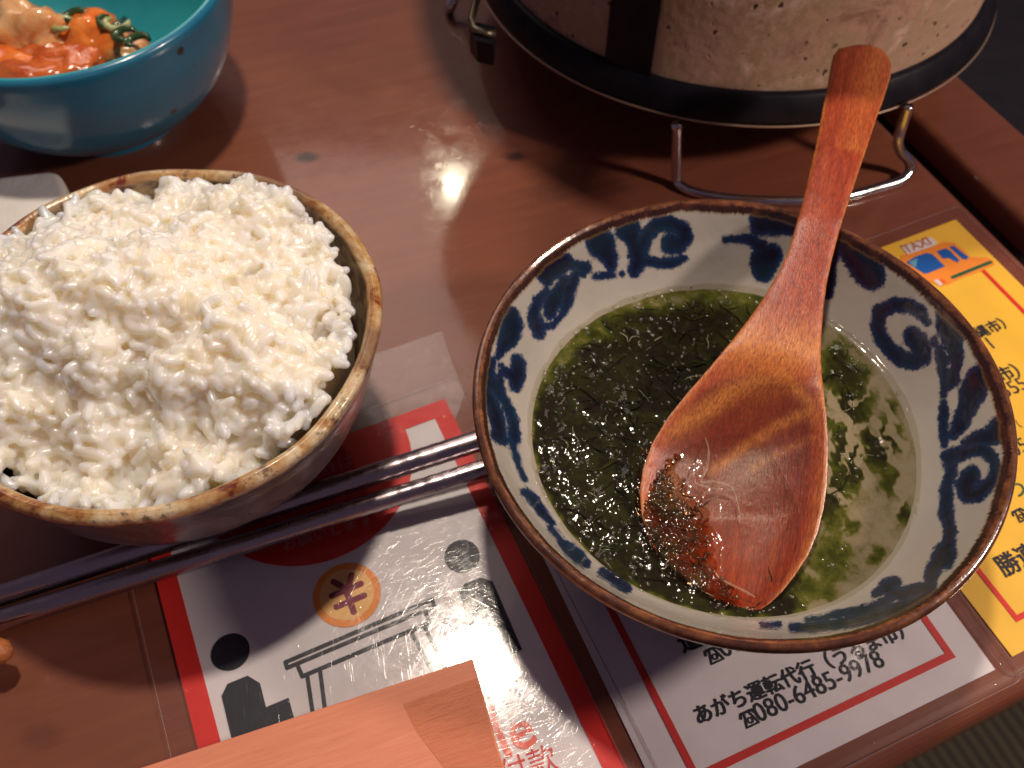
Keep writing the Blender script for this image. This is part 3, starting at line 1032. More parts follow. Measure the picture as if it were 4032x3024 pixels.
ys = [r_ for r_ in ([104, 104] + [f[0] for f in fine_st] + [1314, 1314])]
wear, hollow = [], []
ST_Y = [q[0] for q in ST]; ST_L = [q[1] for q in ST]; ST_R = [q[2] for q in ST]
ARCS = [([(1432, 935), (1500, 890), (1580, 838), (1650, 808), (1705, 800)], 17, 0.8), ([(1555, 975), (1620, 930), (1690, 890), (1752, 872)], 12, 0.75), ([(1640, 975), (1700, 948), (1765, 930)], 8, 0.6),
        ([(1705, 800), (1750, 850), (1768, 900)], 12, 0.7)]
for i, py in enumerate(ys):
    for k in range(nr):
        s_ = (k if k < cross else 2 * cross - 1 - k) / (cross - 1)
        e = abs(2 * s_ - 1)
        w_ = 0.85 * max(0, (e - 0.86) / 0.14)
        cx_ = 0.5 + 0.30 * (1 - e)
        w_ = max(w_, 0.95 * math.exp(-((py - (735 + 30 * (1 - e))) / (52.0 + 14 * (1 - e))) ** 2))
        xl_ = float(np.interp(py, ST_Y, ST_L)); xr_ = float(np.interp(py, ST_Y, ST_R)); px_ = xl_ + (xr_ - xl_) * s_
        for arc, wd, am in ARCS:
            for (x0, y0), (x1, y1) in zip(arc[:-1], arc[1:]):
                l2 = (x1 - x0) ** 2 + (y1 - y0) ** 2
                t = min(1, max(0, ((px_ - x0) * (x1 - x0) + (py - y0) * (y1 - y0)) / l2))
                dd = math.hypot(px_ - x0 - t * (x1 - x0), py - y0 - t * (y1 - y0))
                w_ = max(w_, am * math.exp(-(dd / wd) ** 2))
        w_ = max(w_, 0.5 * (1 if py < 330 else 0) * max(0, 1 - abs(s_ - 0.75) * 2.2))
        top_side = k < cross
        # the scooped hollow is coloured darker
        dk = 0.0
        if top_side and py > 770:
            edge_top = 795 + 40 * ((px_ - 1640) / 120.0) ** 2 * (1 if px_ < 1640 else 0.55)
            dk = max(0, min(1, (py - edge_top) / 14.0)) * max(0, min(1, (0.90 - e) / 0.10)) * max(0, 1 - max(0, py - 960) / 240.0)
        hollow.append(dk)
        wear.append(w_)
add_attr(o, 'wear', wear)
add_attr(o, 'hollow', hollow)

# ---- soup --------------------------------------------------------
soup = empty('seaweed_soup', (SB.x, SB.y, SOUP_Z), 'murky green seaweed soup filling the blue and white bowl', 'soup')
SR = 0.0582
L_pts = [(yy_, xl, xr) for yy_, xl, xr in ST]


def in_spoon(px, py, m_=0):
    """display px inside the spoon outline"""
    ys_ = np.array([s[0] for s in ST]); xl = np.interp(py, ys_, [s[1] for s in ST]); xr = np.interp(py, ys_, [s[2] for s in ST])
    return (px > xl + m_) & (px < xr - m_) & (py > 104) & (py < 1314 - m_)


rr = np.linspace(0, SR, 240)
aa = np.arange(720) * 2 * np.pi / 720
Rg, Ag = np.meshgrid(rr, aa)
X = SB.x + Rg * np.cos(Ag); Y = SB.y + Rg * np.sin(Ag)
P3 = np.stack([X.ravel(), Y.ravel(), np.full(X.size, SOUP_Z)], 1)
pd = project(P3) * (2212 / 4032)


def weed_amount(px, py):
    """how much seaweed sits under each spot of the surface (0..1)"""
    px = px + 6 * np.sin(py * 0.11) + 4 * np.sin(px * 0.17 + py * 0.07) + 3 * np.sin(px * 0.31 - py * 0.23)
    py = py + 6 * np.sin(px * 0.09 + 1) + 3 * np.sin(px * 0.29 + py * 0.19)
    A = np.ones_like(px)
    # open cloudy broth to the right of the spoon
    def g(cx, cy, rx, ry, r=0.0):
        c_, s_ = math.cos(r), math.sin(r)
        u = (px - cx) * c_ + (py - cy) * s_; v_ = -(px - cx) * s_ + (py - cy) * c_
        return np.exp(-((u / rx) ** 2 + (v_ / ry) ** 2))
    right = 1 / (1 + np.exp(-(px - 1725) / 14))
    A = A * (1 - right)
    A = np.maximum(A, 0.95 * g(1835, 780, 62, 62)); A = np.maximum(A, 0.9 * g(1830, 870, 60, 52))
    A = np.maximum(A, 1.0 * g(1835, 980, 38, 72, -0.25)); A = np.maximum(A, 0.95 * g(1905, 955, 50, 60, 0.2))
    A = np.maximum(A, 0.6 * g(1940, 880, 30, 60)); A = np.maximum(A, 0.9 * g(1800, 1060, 34, 75))
    A = np.maximum(A, 0.55 * g(1930, 1030, 26, 40)); A = np.maximum(A, 0.7 * g(1965, 1110, 24, 34))
    A = np.maximum(A, 0.5 * g(1800, 1200, 60, 70)); A = np.maximum(A, 0.45 * g(1750, 1270, 90, 40)); A = np.maximum(A, 0.5 * g(1900, 1200, 22, 26))
    A = np.maximum(A, 0.45 * g(1840, 1130, 24, 20))
    # milky broth showing in veins between the clumps
    for pts, wd in VEINS:
        for (x0, y0), (x1, y1) in zip(pts[:-1], pts[1:]):
            d = np.array([x1 - x0, y1 - y0]); t = np.clip(((px - x0) * d[0] + (py - y0) * d[1]) / (d @ d), 0, 1)
            q = np.hypot(px - x0 - t * d[0], py - y0 - t * d[1])
            A = A * (1 - np.exp(-(q / wd) ** 4))
    return np.clip(A * 1.1, 0, 1)


VEINS = [([(1790, 835), (1822, 890), (1848, 925), (1862, 960), (1872, 1010), (1892, 1050)], 9), ([(1785, 870), (1815, 900), (1850, 915), (1890, 905), (1915, 950), (1950, 1000), (1958, 1050)], 10),
         ([(1905, 840), (1925, 880), (1930, 920), (1955, 965), (1963, 1010), (1950, 1060), (1945, 1100)], 9), ([(1800, 930), (1788, 1000), (1800, 1050), (1830, 1085)], 8), ([(1850, 860), (1870, 850), (1900, 820)], 8), ([(1845, 925), (1835, 965), (1832, 1020)], 6)]
wa = weed_amount(pd[:, 0], pd[:, 1])
edge_d = (SR - Rg.ravel())
# thin soup at the shore lets the glaze glow through: lighter olive
nz = np.array([noise.fractal(Vector((p[0] * 130, p[1] * 130, 0)), 1.0, 2.0, 3) for p in P3])
nz2 = np.array([noise.fractal(Vector((p[0] * 420, p[1] * 420, 3)), 1.0, 2.0, 3) for p in P3])
dens = np.clip(wa * np.clip((edge_d + 0.0030 * nz) / (0.0030 + 0.009 * np.clip((P3[:, 1] - SB.y) / 0.04, 0, 1)), 0.38, 1) + 0.18 * nz * wa, 0, 1)
zb = SOUP_Z - 0.0006 - 0.0015 * np.clip(edge_d / 0.008, 0, 1) + (0.0004 * nz + 0.00018 * nz2) * np.clip(edge_d / 0.006, 0, 1)
zb = zb + 0.0008 * np.exp(-edge_d / 0.0010)
P3b = P3.copy(); P3b[:, 2] = zb
n = len(rr)
I, J = np.meshgrid(np.arange(720), np.arange(n - 1), indexing='ij')
Fb = np.stack([I * n + J, I * n + J + 1, ((I + 1) % 720) * n + J + 1, ((I + 1) % 720) * n + J], -1).reshape(-1, 4)
ins = in_spoon(pd[:, 0], pd[:, 1], 7)
keep = ~ins[Fb].all(1)
m_br, nt, b = mat('cloudy_broth')
da = nt.nodes.new('ShaderNodeAttribute'); da.attribute_name = 'weed'
mp = coords(nt)
dn = math_n(nt, 'ADD', da.outputs['Fac'], maprange(nt, noise_n(nt, mp, 330, 4, 0.7), 0.3, 0.7, -0.14, 0.14))
c = ramp(nt, dn, [(0.0, (0.29, 0.245, 0.175)), (0.22, (0.21, 0.18, 0.10)), (0.34, (0.10, 0.105, 0.018)), (0.52, (0.048, 0.056, 0.008)), (0.75, (0.024, 0.024, 0.006)), (1.0, (0.015, 0.012, 0.006))])
pt = maprange(nt, noise_n(nt, mp, 75, 5, 0.7, 0.8), 0.48, 0.66, 0, 0.75)
pt = math_n(nt, 'MULTIPLY', pt, maprange(nt, da.outputs['Fac'], 0.5, 0.8))
c = mix(nt, pt, c, (0.040, 0.043, 0.008))
L(nt, c, b.inputs['Base Color']); pset(b, rough=0.6, spec=0.05)
broth = npmesh('broth', P3b, Fb[keep], m_br, soup)
add_attr(broth, 'weed', dens)

# clear wet surface over everything, lumpy where weed pushes up
def hf(x, y, wq):
    v1 = noise.noise(Vector((x * 430, y * 430, 0.3)))
    v2 = noise.noise(Vector((x * 950, y * 950, 1.7)))
    m_ = max(0.0, noise.noise(Vector((x * 130, y * 130, 9.0))) + 0.45)
    v0 = noise.noise(Vector((x * 150, y * 150, 4.0)))
    return (0.00034 * v1 * m_ + 0.00010 * v2 + 0.0006 * v0) * (0.05 + 1.0 * wq)


rr2 = np.linspace(0, SR + 0.0006, 230); aa2 = np.arange(640) * 2 * np.pi / 640
Rg2, Ag2 = np.meshgrid(rr2, aa2)
Xs = (SB.x + Rg2 * np.cos(Ag2)).ravel(); Ys = (SB.y + Rg2 * np.sin(Ag2)).ravel()
pd2 = project(np.stack([Xs, Ys, np.full(Xs.size, SOUP_Z)], 1)) * (2212 / 4032)
wq = weed_amount(pd2[:, 0], pd2[:, 1])
inside = in_spoon(pd2[:, 0], pd2[:, 1], 0) & (pd2[:, 0] > 1560)
wq = np.where(inside, 0.02, wq)
hh = np.array([hf(x, y, w_) for x, y, w_ in zip(Xs, Ys, wq * (0.55 + 0.9 * np.clip((pd2[:, 1] - 800) / 350, 0, 1)))])
men = 0.0011 * np.exp(-((SR - Rg2.ravel()).clip(0)) / 0.0011)
Zs = SOUP_Z + hh + men
n = len(rr2)
I, J = np.meshgrid(np.arange(640), np.arange(n - 1), indexing='ij')
Fs = np.stack([I * n + J, I * n + J + 1, ((I + 1) % 640) * n + J + 1, ((I + 1) % 640) * n + J], -1).reshape(-1, 4)
m_wet = bpy.data.materials.new('clear_broth_surface'); m_wet.use_nodes = True
nt = m_wet.node_tree
for q in list(nt.nodes): nt.nodes.remove(q)
out = nt.nodes.new('ShaderNodeOutputMaterial')
tr = N(nt, 'ShaderNodeBsdfTransparent', Color=(0.93, 0.92, 0.86, 1))
gl = N(nt, 'ShaderNodeBsdfGlossy', Roughness=0.09)
mp = coords(nt)
hb = math_n(nt, 'MULTIPLY', noise_n(nt, mp, 700, 3, 0.6), 0.00003)
bn = bump(nt, hb, 0.6, 1.0, gl.inputs['Normal'])
fr = schlick(nt, bn, 0.03)
mx = nt.nodes.new('ShaderNodeMixShader')
L(nt, fr, mx.inputs[0]); L(nt, tr.outputs[0], mx.inputs[1]); L(nt, gl.outputs[0], mx.inputs[2])
L(nt, mx.outputs[0], out.inputs['Surface'])
npmesh('wet_surface', np.stack([Xs, Ys, Zs], 1), Fs, m_wet, soup)

# seaweed strands
def strands(count, sampler, lenr, rad, zr, name, m, parent, sides=5, nseg=7, curl=1.0):
    Vs, Fs_ = [], []
    off = 0
    for _ in range(count):
        s = sampler()
        if s is None: continue
        x, y = s
        z = SOUP_Z + rnd.uniform(*zr)
        a = rnd.uniform(0, 2 * math.pi); l = rnd.uniform(*lenr); k = rnd.uniform(-1, 1) * curl * 700
        pts = []
        for i in range(nseg):
            pts.append((x, y, z))
            st_ = l / nseg
            x += math.cos(a) * st_; y += math.sin(a) * st_; a += k * st_ + rnd.uniform(-.3, .3); z += rnd.uniform(-1, 1) * 0.00012
            if math.hypot(x - SB.x, y - SB.y) > SR - 0.0004: break
        if len(pts) < 3: continue
        r0 = rnd.uniform(*rad)
        rad_ = [r0 * (0.35 + 0.65 * math.sin(math.pi * (i + 0.7) / (len(pts) + 0.4))) for i in range(len(pts))]
        v, f = tube(pts, rad_, sides, True)
        Vs += v
        Fs_ += [tuple(q + off for q in ff) for ff in f]
        off += len(v)
    o = mesh(name, Vs, Fs_, m, parent, True)
    o['kind'] = 'stuff'
    return o


def samp(minw, spoon_ok='left'):
    def f():
        for _ in range(30):
            r = SR * math.sqrt(rnd.random()) * 0.985; a = rnd.uniform(0, 2 * math.pi)
            x, y = SB.x + r * math.cos(a), SB.y + r * math.sin(a)
            q = project(np.array([[x, y, SOUP_Z]]))[0] * (2212 / 4032)
            w_ = float(weed_amount(np.array([q[0]]), np.array([q[1]]))[0])
            if bool(in_spoon(q[0], q[1], 4)):
                continue
            if w_ * rnd.uniform(0.55, 1.3) > minw: return x, y
        return None
    return f


def weed_mat(name, cols, rough=0.18, spec=0.5):
    m, nt, b = mat(name)
    mp = coords(nt)
    c = ramp(nt, noise_n(nt, mp, 120, 4, 0.7), cols)
    L(nt, c, b.inputs['Base Color']); pset(b, rough=rough, spec=spec)
    return m


M_w1 = weed_mat('dark_seaweed', [(0.3, (0.006, 0.007, 0.004)), (0.55, (0.014, 0.015, 0.006)), (0.75, (0.032, 0.032, 0.009))], 0.7, 0.1)
M_w2 = weed_mat('olive_seaweed', [(0.3, (0.015, 0.018, 0.004)), (0.55, (0.04, 0.045, 0.009)), (0.75, (0.09, 0.085, 0.02))], 0.7, 0.1)
M_w3 = weed_mat('pale_slime', [(0.3, (0.22, 0.20, 0.11)), (0.7, (0.42, 0.38, 0.28))], 0.1)
strands(130, samp(0.9), (0.007, 0.018), (0.00015, 0.00035), (-0.0026, -0.0014), 'seaweed', M_w1, soup, 5, 12, 0.35)
strands(60, samp(0.9), (0.006, 0.018), (0.00012, 0.00030), (-0.0024, -0.0014), 'olive_seaweed', M_w2, soup, 5, 12, 0.35)
strands(20, samp(0.7), (0.003, 0.008), (0.00007, 0.00014), (0.0, 0.0003), 'pale_filaments', M_w3, soup, 5, 8, 0.6)

def icos(sub=2):
    bm = bmesh.new(); bmesh.ops.create_icosphere(bm, subdivisions=sub, radius=1.0)
    v = np.array([p.co[:] for p in bm.verts]); f = np.array([[q.index for q in fc.verts] for fc in bm.faces]); bm.free()
    return v, f


iv, if_ = icos(2)
# bubbles
Vb, Fb_ = [], []
off = 0
centres = []
s1 = samp(0.45)
for _ in range(520):
    s = s1()
    if s: centres.append((s[0], s[1], rnd.choice((0.00025, 0.0003, 0.0003, 0.0004, 0.0005, 0.0007))))
for cx, cy, sp_, nn in ((1415, 1010, 12, 22), (1440, 1050, 14, 10), (1150, 830, 22, 16), (1185, 1060, 22, 22), (1265, 1150, 25, 14), (1365, 1230, 24, 14), (1470, 800, 20, 10), (1420, 640, 40, 14), (1250, 1260, 20, 8)):
    for _ in range(nn):
        p = at(cx + rnd.gauss(0, sp_), cy + rnd.gauss(0, sp_), SOUP_Z)
        centres.append((p.x, p.y, rnd.uniform(0.0003, 0.0009)))
for x, y, r in centres:
    if math.hypot(x - SB.x, y - SB.y) > SR: continue
    v = iv * [r, r, r * 0.75] + [x, y, SOUP_Z + 0.0001]
    Vb.append(v); Fb_.append(if_ + off); off += len(iv)
m_bub = bpy.data.materials.new('bubble_skin'); m_bub.use_nodes = True
nt = m_bub.node_tree
for q in list(nt.nodes): nt.nodes.remove(q)
out = nt.nodes.new('ShaderNodeOutputMaterial'); tr = N(nt, 'ShaderNodeBsdfTransparent', Color=(0.95, 0.95, 0.9, 1)); gl = N(nt, 'ShaderNodeBsdfGlossy', Roughness=0.14)
lw = N(nt, 'ShaderNodeLayerWeight', Blend=0.25); mx = nt.nodes.new('ShaderNodeMixShader')
L(nt, maprange(nt, lw.outputs['Facing'], 0, 1, 0.08, 0.6), mx.inputs[0]); L(nt, tr.outputs[0], mx.inputs[1]); L(nt, gl.outputs[0], mx.inputs[2]); L(nt, mx.outputs[0], out.inputs['Surface'])
# brown weed and jelly caught in the spoon's left half
M_w4 = weed_mat('brown_jelly_weed', [(0.3, (0.030, 0.012, 0.006)), (0.55, (0.085, 0.030, 0.010)), (0.75, (0.16, 0.06, 0.02))], 0.15, 0.5)


def spoon_samp():
    for _ in range(60):
        px, py = rnd.uniform(1395, 1600), rnd.uniform(960, 1310)
        lim = 1445 + (py - 950) * 0.40 + 22 * math.sin(py * 0.035)
        if px < lim and bool(in_spoon(px, py, 6)):
            p = at(px, py, SOUP_Z)
            return p.x, p.y
    return None


strands(150, spoon_samp, (0.002, 0.006), (0.00012, 0.00032), (-0.0004, 0.0003), 'spoon_weed', M_w4, soup, 6, 6, 1.6)
# translucent jelly lying in the spoon's left half
def jelly_lim(py): return 1452 + (py - 950) * 0.40 + 16 * math.sin(py * 0.035) + 7 * math.sin(py * 0.11)
Vj, Fj, nxj, fade = [], [], 46, []
rows_ = list(np.linspace(958, 1306, 90))
for py in rows_:
    x0_ = float(np.interp(py, [q[0] for q in ST], [q[1] for q in ST])) - 16
    x1_ = max(x0_ + 4, min(jelly_lim(py), float(np.interp(py, [q[0] for q in ST], [q[2] for q in ST])) - 12))
    for k in range(nxj):
        t = k / (nxj - 1)
        p = at(x0_ + (x1_ - x0_) * t, py, SOUP_Z)
        e = min(1, 4 * t * 1.0 + 0.3) * min(1, (1 - t) * 5) * min(1, (py - 950) / 30)
        h_ = 0.0011 * (0.5 + noise.fractal(p * 480, 0.9, 2.0, 4)) + 0.0003 * noise.noise(p * 2200)
        Vj.append((p.x, p.y, SOUP_Z - 0.0003 + h_ * e))
        fade.append(min(1, 0.2 + t * 8) * min(1, (1 - t) * 3.2) * min(1, (py - 955) / 50) * min(1, (1308 - py) / 40))
for i in range(len(rows_) - 1):
    for k in range(nxj - 1):
        a = i * nxj + k
        Fj.append((a, a + 1, a + 1 + nxj, a + nxj))
m_j = bpy.data.materials.new('brown_jelly'); m_j.use_nodes = True
nt = m_j.node_tree; b = nt.nodes['Principled BSDF']; out = nt.nodes['Material Output']
mp = coords(nt)
L(nt, ramp(nt, noise_n(nt, mp, 260, 5, 0.7), [(0.35, (0.015, 0.013, 0.006)), (0.52, (0.035, 0.028, 0.008)), (0.7, (0.11, 0.05, 0.016))]), b.inputs['Base Color'])
pset(b, rough=0.08, spec=0.6)
tr = N(nt, 'ShaderNodeBsdfTransparent', Color=(0.75, 0.52, 0.33, 1)); mx = nt.nodes.new('ShaderNodeMixShader')
fa = nt.nodes.new('ShaderNodeAttribute'); fa.attribute_name = 'fade'
L(nt, math_n(nt, 'MULTIPLY', maprange(nt, math_n(nt, 'ADD', noise_n(nt, mp, 180, 5, 0.7), math_n(nt, 'MULTIPLY', math_n(nt, 'SUBTRACT', fa.outputs['Fac'], 1.0), 0.25)), 0.36, 0.62, 0.10, 0.95), fa.outputs['Fac']), mx.inputs[0]); L(nt, tr.outputs[0], mx.inputs[1]); L(nt, b.outputs[0], mx.inputs[2]); L(nt, mx.outputs[0], out.inputs['Surface'])
o = npmesh('spoon_jelly', np.array(Vj), np.array(Fj), m_j, soup)
add_attr(o, 'fade', fade)
# pale skin of broth at its border
M_sk = bpy.data.materials.new('pale_broth_skin'); M_sk.use_nodes = True
nt = M_sk.node_tree; b = nt.nodes['Principled BSDF']; out = nt.nodes['Material Output']
pset(b, (0.50, 0.36, 0.27), 0.12); mx = nt.nodes.new('ShaderNodeMixShader'); tr = N(nt, 'ShaderNodeBsdfTransparent')
L(nt, maprange(nt, noise_n(nt, coords(nt), 300, 4), 0.35, 0.65, 0.08, 0.4), mx.inputs[0]); L(nt, tr.outputs[0], mx.inputs[1]); L(nt, b.outputs[0], mx.inputs[2]); L(nt, mx.outputs[0], out.inputs['Surface'])
for pts in ([(1512, 925), (1530, 965), (1527, 1010), (1515, 1040), (1545, 1040), (1580, 1052), (1592, 1080), (1600, 1120)], [(1545, 1235), (1562, 1255), (1600, 1272), (1632, 1290)],
            [(1500, 1040), (1520, 1050), (1560, 1058)]):
    P = smooth_prof([tuple(at(x, y, SOUP_Z + 0.0002)) for x, y in pts], 6)
    v, f = tube(P, [0.00012 + 0.0006 * (0.6 + 0.5 * noise.noise(Vector(q) * 300)) * math.sin(math.pi * (i + .5) / len(P)) for i, q in enumerate(P)], 8)
    v = [Vector((q.x, q.y, SOUP_Z + (q.z - SOUP_Z) * 0.25 + 0.0001)) for q in v]
    mesh('broth_skin', v, f, M_sk, soup, True)
o = npmesh('bubbles', np.concatenate(Vb), np.concatenate(Fb_), m_bub, soup); o['kind'] = 'stuff'

# ------------------------------------------------------------------ rice bowl
RB = Vector((-0.1010, 0.1622, 0)); RZ = 0.0648; RRr = 0.0634
rice_bowl = empty('rice_bowl', RB, 'brown and cream glazed earthenware bowl heaped with white rice', 'bowl')
m_rb, nt, b = mat('streaked_ash_glaze')
at3 = nt.nodes.new('ShaderNodeAttribute'); at3.attribute_name = 'turn'
at4 = nt.nodes.new('ShaderNodeAttribute'); at4.attribute_name = 'along'
cb = nt.nodes.new('ShaderNodeCombineXYZ'); L(nt, at3.outputs['Fac'], cb.inputs[0]); L(nt, at4.outputs['Fac'], cb.inputs[1])
st = noise_n(nt, cb.outputs[0], 3.0, 6, 0.65, 0.8)
mp = coords(nt)
fn = noise_n(nt, mp, 260, 5, 0.7)
bl = noise_n(nt, mp, 62, 4, 0.6, 0.8)
inn = ramp(nt, st, [(0.30, (0.035, 0.018, 0.014)), (0.45, (0.12, 0.065, 0.035)), (0.58, (0.36, 0.26, 0.14)), (0.72, (0.20, 0.10, 0.04))])
inn = mix(nt, maprange(nt, bl, 0.55, 0.68, 0, 0.8), inn, (0.42, 0.34, 0.20))
lipc = ramp(nt, math_n(nt, 'ADD', math_n(nt, 'MULTIPLY', bl, 0.7), math_n(nt, 'MULTIPLY', fn, 0.3)),
            [(0.38, (0.15, 0.028, 0.015)), (0.42, (0.32, 0.14, 0.04)), (0.49, (0.48, 0.30, 0.13)), (0.57, (0.62, 0.50, 0.32))])
lipc = mix(nt, maprange(nt, fn, 0.56, 0.66, 0, 0.85), lipc, (0.10, 0.04, 0.02))
lipc = mix(nt, maprange(nt, noise_n(nt, mp, 24, 3, 0.6), 0.52, 0.60, 0, 0.75), lipc, (0.16, 0.07, 0.035))
outc = ramp(nt, bl, [(0.35, (0.075, 0.050, 0.050)), (0.65, (0.17, 0.125, 0.115))])
c = mix(nt, maprange(nt, math_n(nt, 'ADD', at4.outputs['Fac'], maprange(nt, fn, 0.3, 0.7, -.06, .06)), 0.16, 0.24, 1, 0), inn, lipc)
ao_ = nt.nodes.new('ShaderNodeAttribute'); ao_.attribute_name = 'outer'
c = mix(nt, ao_.outputs['Fac'], c, outc)
L(nt, c, b.inputs['Base Color']); pset(b, rough=0.3, coat=0.6, coatr=0.08)
hb = math_n(nt, 'ADD', math_n(nt, 'MULTIPLY', bl, 0.0012), math_n(nt, 'MULTIPLY', fn, 0.00015))
bump(nt, hb, 0.8, 1.0, b.inputs['Normal']); bump(nt, hb, 0.6, 1.0, b.inputs['Coat Normal'])
inn_p = [(0.012, 0.012), (0.03, 0.0145), (0.044, 0.024), (0.0525, 0.038), (0.0563, 0.050), (0.0582, 0.0585), (0.0590, 0.0625), (0.0600, 0.0642), (0.0613, RZ)]
out_p = [(0.0613, RZ), (0.0628, 0.0640), (0.0634, 0.0625), (0.0630, 0.0605), (0.0618, 0.057), (0.0600, 0.049), (0.0555, 0.034), (0.046, 0.0195), (0.034, 0.0105), (0.030, 0.007), (0.029, 0)]
prof = smooth_prof(inn_p, 6)[:-1] + smooth_prof(out_p, 6)
prof = np.array(prof)
sg = 420
ag = np.arange(sg) * 2 * np.pi / sg
Rg, Ag = np.meshgrid(prof[:, 0], ag); Zg, _ = np.meshgrid(prof[:, 1], ag)
# slightly uneven hand-thrown rim
wob = 1 + 0.006 * np.sin(Ag * 2 + 1.0) * (Rg / 0.06) ** 2 + 0.003 * np.sin(Ag * 7) * (Rg / 0.06) ** 2
Zg = Zg + (0.0006 * np.sin(Ag * 3 + 1) + 0.0003 * np.sin(Ag * 11)) * (Zg / RZ) ** 3
Vr3 = np.stack([RB.x + Rg * wob * np.cos(Ag), RB.y + Rg * wob * np.sin(Ag), Zg], -1).reshape(-1, 3)
n = len(prof)
I, J = np.meshgrid(np.arange(sg), np.arange(n - 1), indexing='ij')
Fr = np.stack([I * n + J, I * n + J + 1, ((I + 1) % sg) * n + J + 1, ((I + 1) % sg) * n + J], -1).reshape(-1, 4)[:, ::-1]
o = npmesh('bowl_body', Vr3, Fr[:, ::-1], m_rb, rice_bowl)
sl = np.r_[0, np.cumsum(np.hypot(*np.diff(prof, axis=0).T))]
ni = (len(inn_p) - 1) * 6
add_attr(o, 'turn', np.repeat(np.abs(((ag / np.pi)) % 2 - 1) * 8, n))
al = np.abs(sl - sl[ni]) * 60
add_attr(o, 'along', np.tile(al, sg))
add_attr(o, 'outer', np.tile((np.arange(n) > ni + 18).astype(float), sg))

# rice heap
CP = [((350, 430), -.003), ((520, 385), .003), ((600, 420), .006), ((655, 540), .001), ((715, 690), -.001), ((705, 850), .001), ((600, 920), .001), ((500, 700), .013), ((300, 600), .018),
      ((100, 600), .018), ((0, 480), .002), ((150, 750), .017), ((350, 780), .013), ((450, 860), .008), ((560, 800), .008), ((200, 890), -.006), ((330, 920), -.010), ((450, 960), -.011), ((100, 1000), -.012),
      ((300, 1040), -.013), ((550, 1000), -.010), ((-60, 950), -.008), ((-150, 700), .010), ((-250, 600), .0), ((640, 620), .003), ((0, 850), .004), ((150, 420), -.002), ((450, 420), -.001)]
cpx = np.array([[*(at(x, y, RZ + dz).xy)] for (x, y), dz in CP]); cpz = np.array([dz for _, dz in CP]) + RZ


def rice_h(x, y):
    d2 = (cpx[:, 0] - x) ** 2 + (cpx[:, 1] - y) ** 2
    w_ = 1 / (d2 + 0.006 ** 2) ** 2
    z = (w_ * cpz).sum() / w_.sum()
    p = Vector((x * 75, y * 75, 1.3))
    z += 0.0040 * noise.noise(p * 0.6) + 0.0042 * noise.noise(p * 1.3) + 0.0026 * noise.noise(p * 2.7)
    return z


m_rice, nt, b = mat('cooked_rice')
mp = coords(nt)
c = ramp(nt, noise_n(nt, mp, 110, 3), [(0.3, (0.86, 0.79, 0.64)), (0.5, (0.89, 0.84, 0.73)), (0.7, (0.88, 0.86, 0.80))])
L(nt, c, b.inputs['Base Color'])
pset(b, rough=0.27, spec=0.45, sss=1.0, sssr=(1.0, 0.80, 0.52), sscale=0.011, coat=0.22, coatr=0.14)
bump(nt, noise_n(nt, mp, 600, 2), 0.3, 0.0003, b.inputs['Normal'])
# one grain: slightly bent, blunt capsule
def grain_mesh(nu=9, nv=7):
    V, F = [], []
    V.append((-1, 0, 0))
    for i in range(1, nu):
        t = -1 + 2 * i / nu
        r = (1 - abs(t) ** 2.6) ** 0.5
        for k in range(nv):
            w = 2 * math.pi * k / nv
            V.append((t, 0.44 * r * math.cos(w) + 0.12 * (t * t - .4), 0.40 * r * math.sin(w)))
    V.append((1, 0, 0))
    for k in range(nv):
        F.append((0, 1 + (k + 1) % nv, 1 + k))
        for i in range(nu - 2):
            a = 1 + i * nv + k; b_ = 1 + i * nv + (k + 1) % nv
            F.append((a, b_, b_ + nv)); F.append((a, b_ + nv, a + nv))
        F.append((len(V) - 1, 1 + (nu - 2) * nv + k, 1 + (nu - 2) * nv + (k + 1) % nv))
    return np.array(V), np.array(F)


gv, gf = grain_mesh()
Vs, Fs_, tone = [], [], []
off = 0
cell = 0.0026
pts_ = []
Rin = 0.0572
g_ = np.arange(-0.06, 0.0601, cell)
for layer in range(3):
    for gx in g_:
        for gy in g_:
            x = RB.x + gx + rnd.uniform(-.5, .5) * cell * 1.3; y = RB.y + gy + rnd.uniform(-.5, .5) * cell * 1.3
            r = math.hypot(x - RB.x, y - RB.y)
            z = rice_h(x, y) - layer * 0.0019 + rnd.uniform(-0.0014, 0.0013)
            th_ = math.atan2(y - RB.y, x - RB.x)
            gap = 0.0012 + 0.0030 * math.exp(-((th_ - 0.25) / 0.55) ** 2) + 0.0012 * noise.noise(Vector((math.cos(th_) * 3, math.sin(th_) * 3, 5)))
            lim = float(np.interp(z, prof[:ni, 1], prof[:ni, 0])) - gap if z < RZ else Rin - gap - 0.0008
            if r > lim - rnd.random() * 0.0015: continue
            if rnd.random() < 0.10: continue
            e = 0.0012
            nrm = Vector((-(rice_h(x + e, y) - rice_h(x - e, y)) / (2 * e), -(rice_h(x, y + e) - rice_h(x, y - e)) / (2 * e), 1)).normalized()
            a = rnd.uniform(0, 2 * math.pi)
            t = Vector((math.cos(a), math.sin(a), 0)); t = (t - nrm * t.dot(nrm)).normalized()
            tilt = rnd.gauss(0, 0.42)
            if layer == 0 and rnd.random() < 0.06: tilt = rnd.uniform(0.7, 1.3)
            t = (t * math.cos(tilt) + nrm * math.sin(tilt)).normalized()
            bt = nrm.cross(t).normalized(); nn = t.cross(bt)
            l = 0.0037 * rnd.uniform(0.78, 1.12); wd = l * rnd.uniform(0.88, 1.12)
            Mx = np.array([[t.x * l, bt.x * wd, nn.x * wd], [t.y * l, bt.y * wd, nn.y * wd], [t.z * l, bt.z * wd, nn.z * wd]])
            Vs.append(gv @ Mx.T + [x, y, z]); Fs_.append(gf + off); off += len(gv)
            tone.append(np.full(len(gv), rnd.random()))
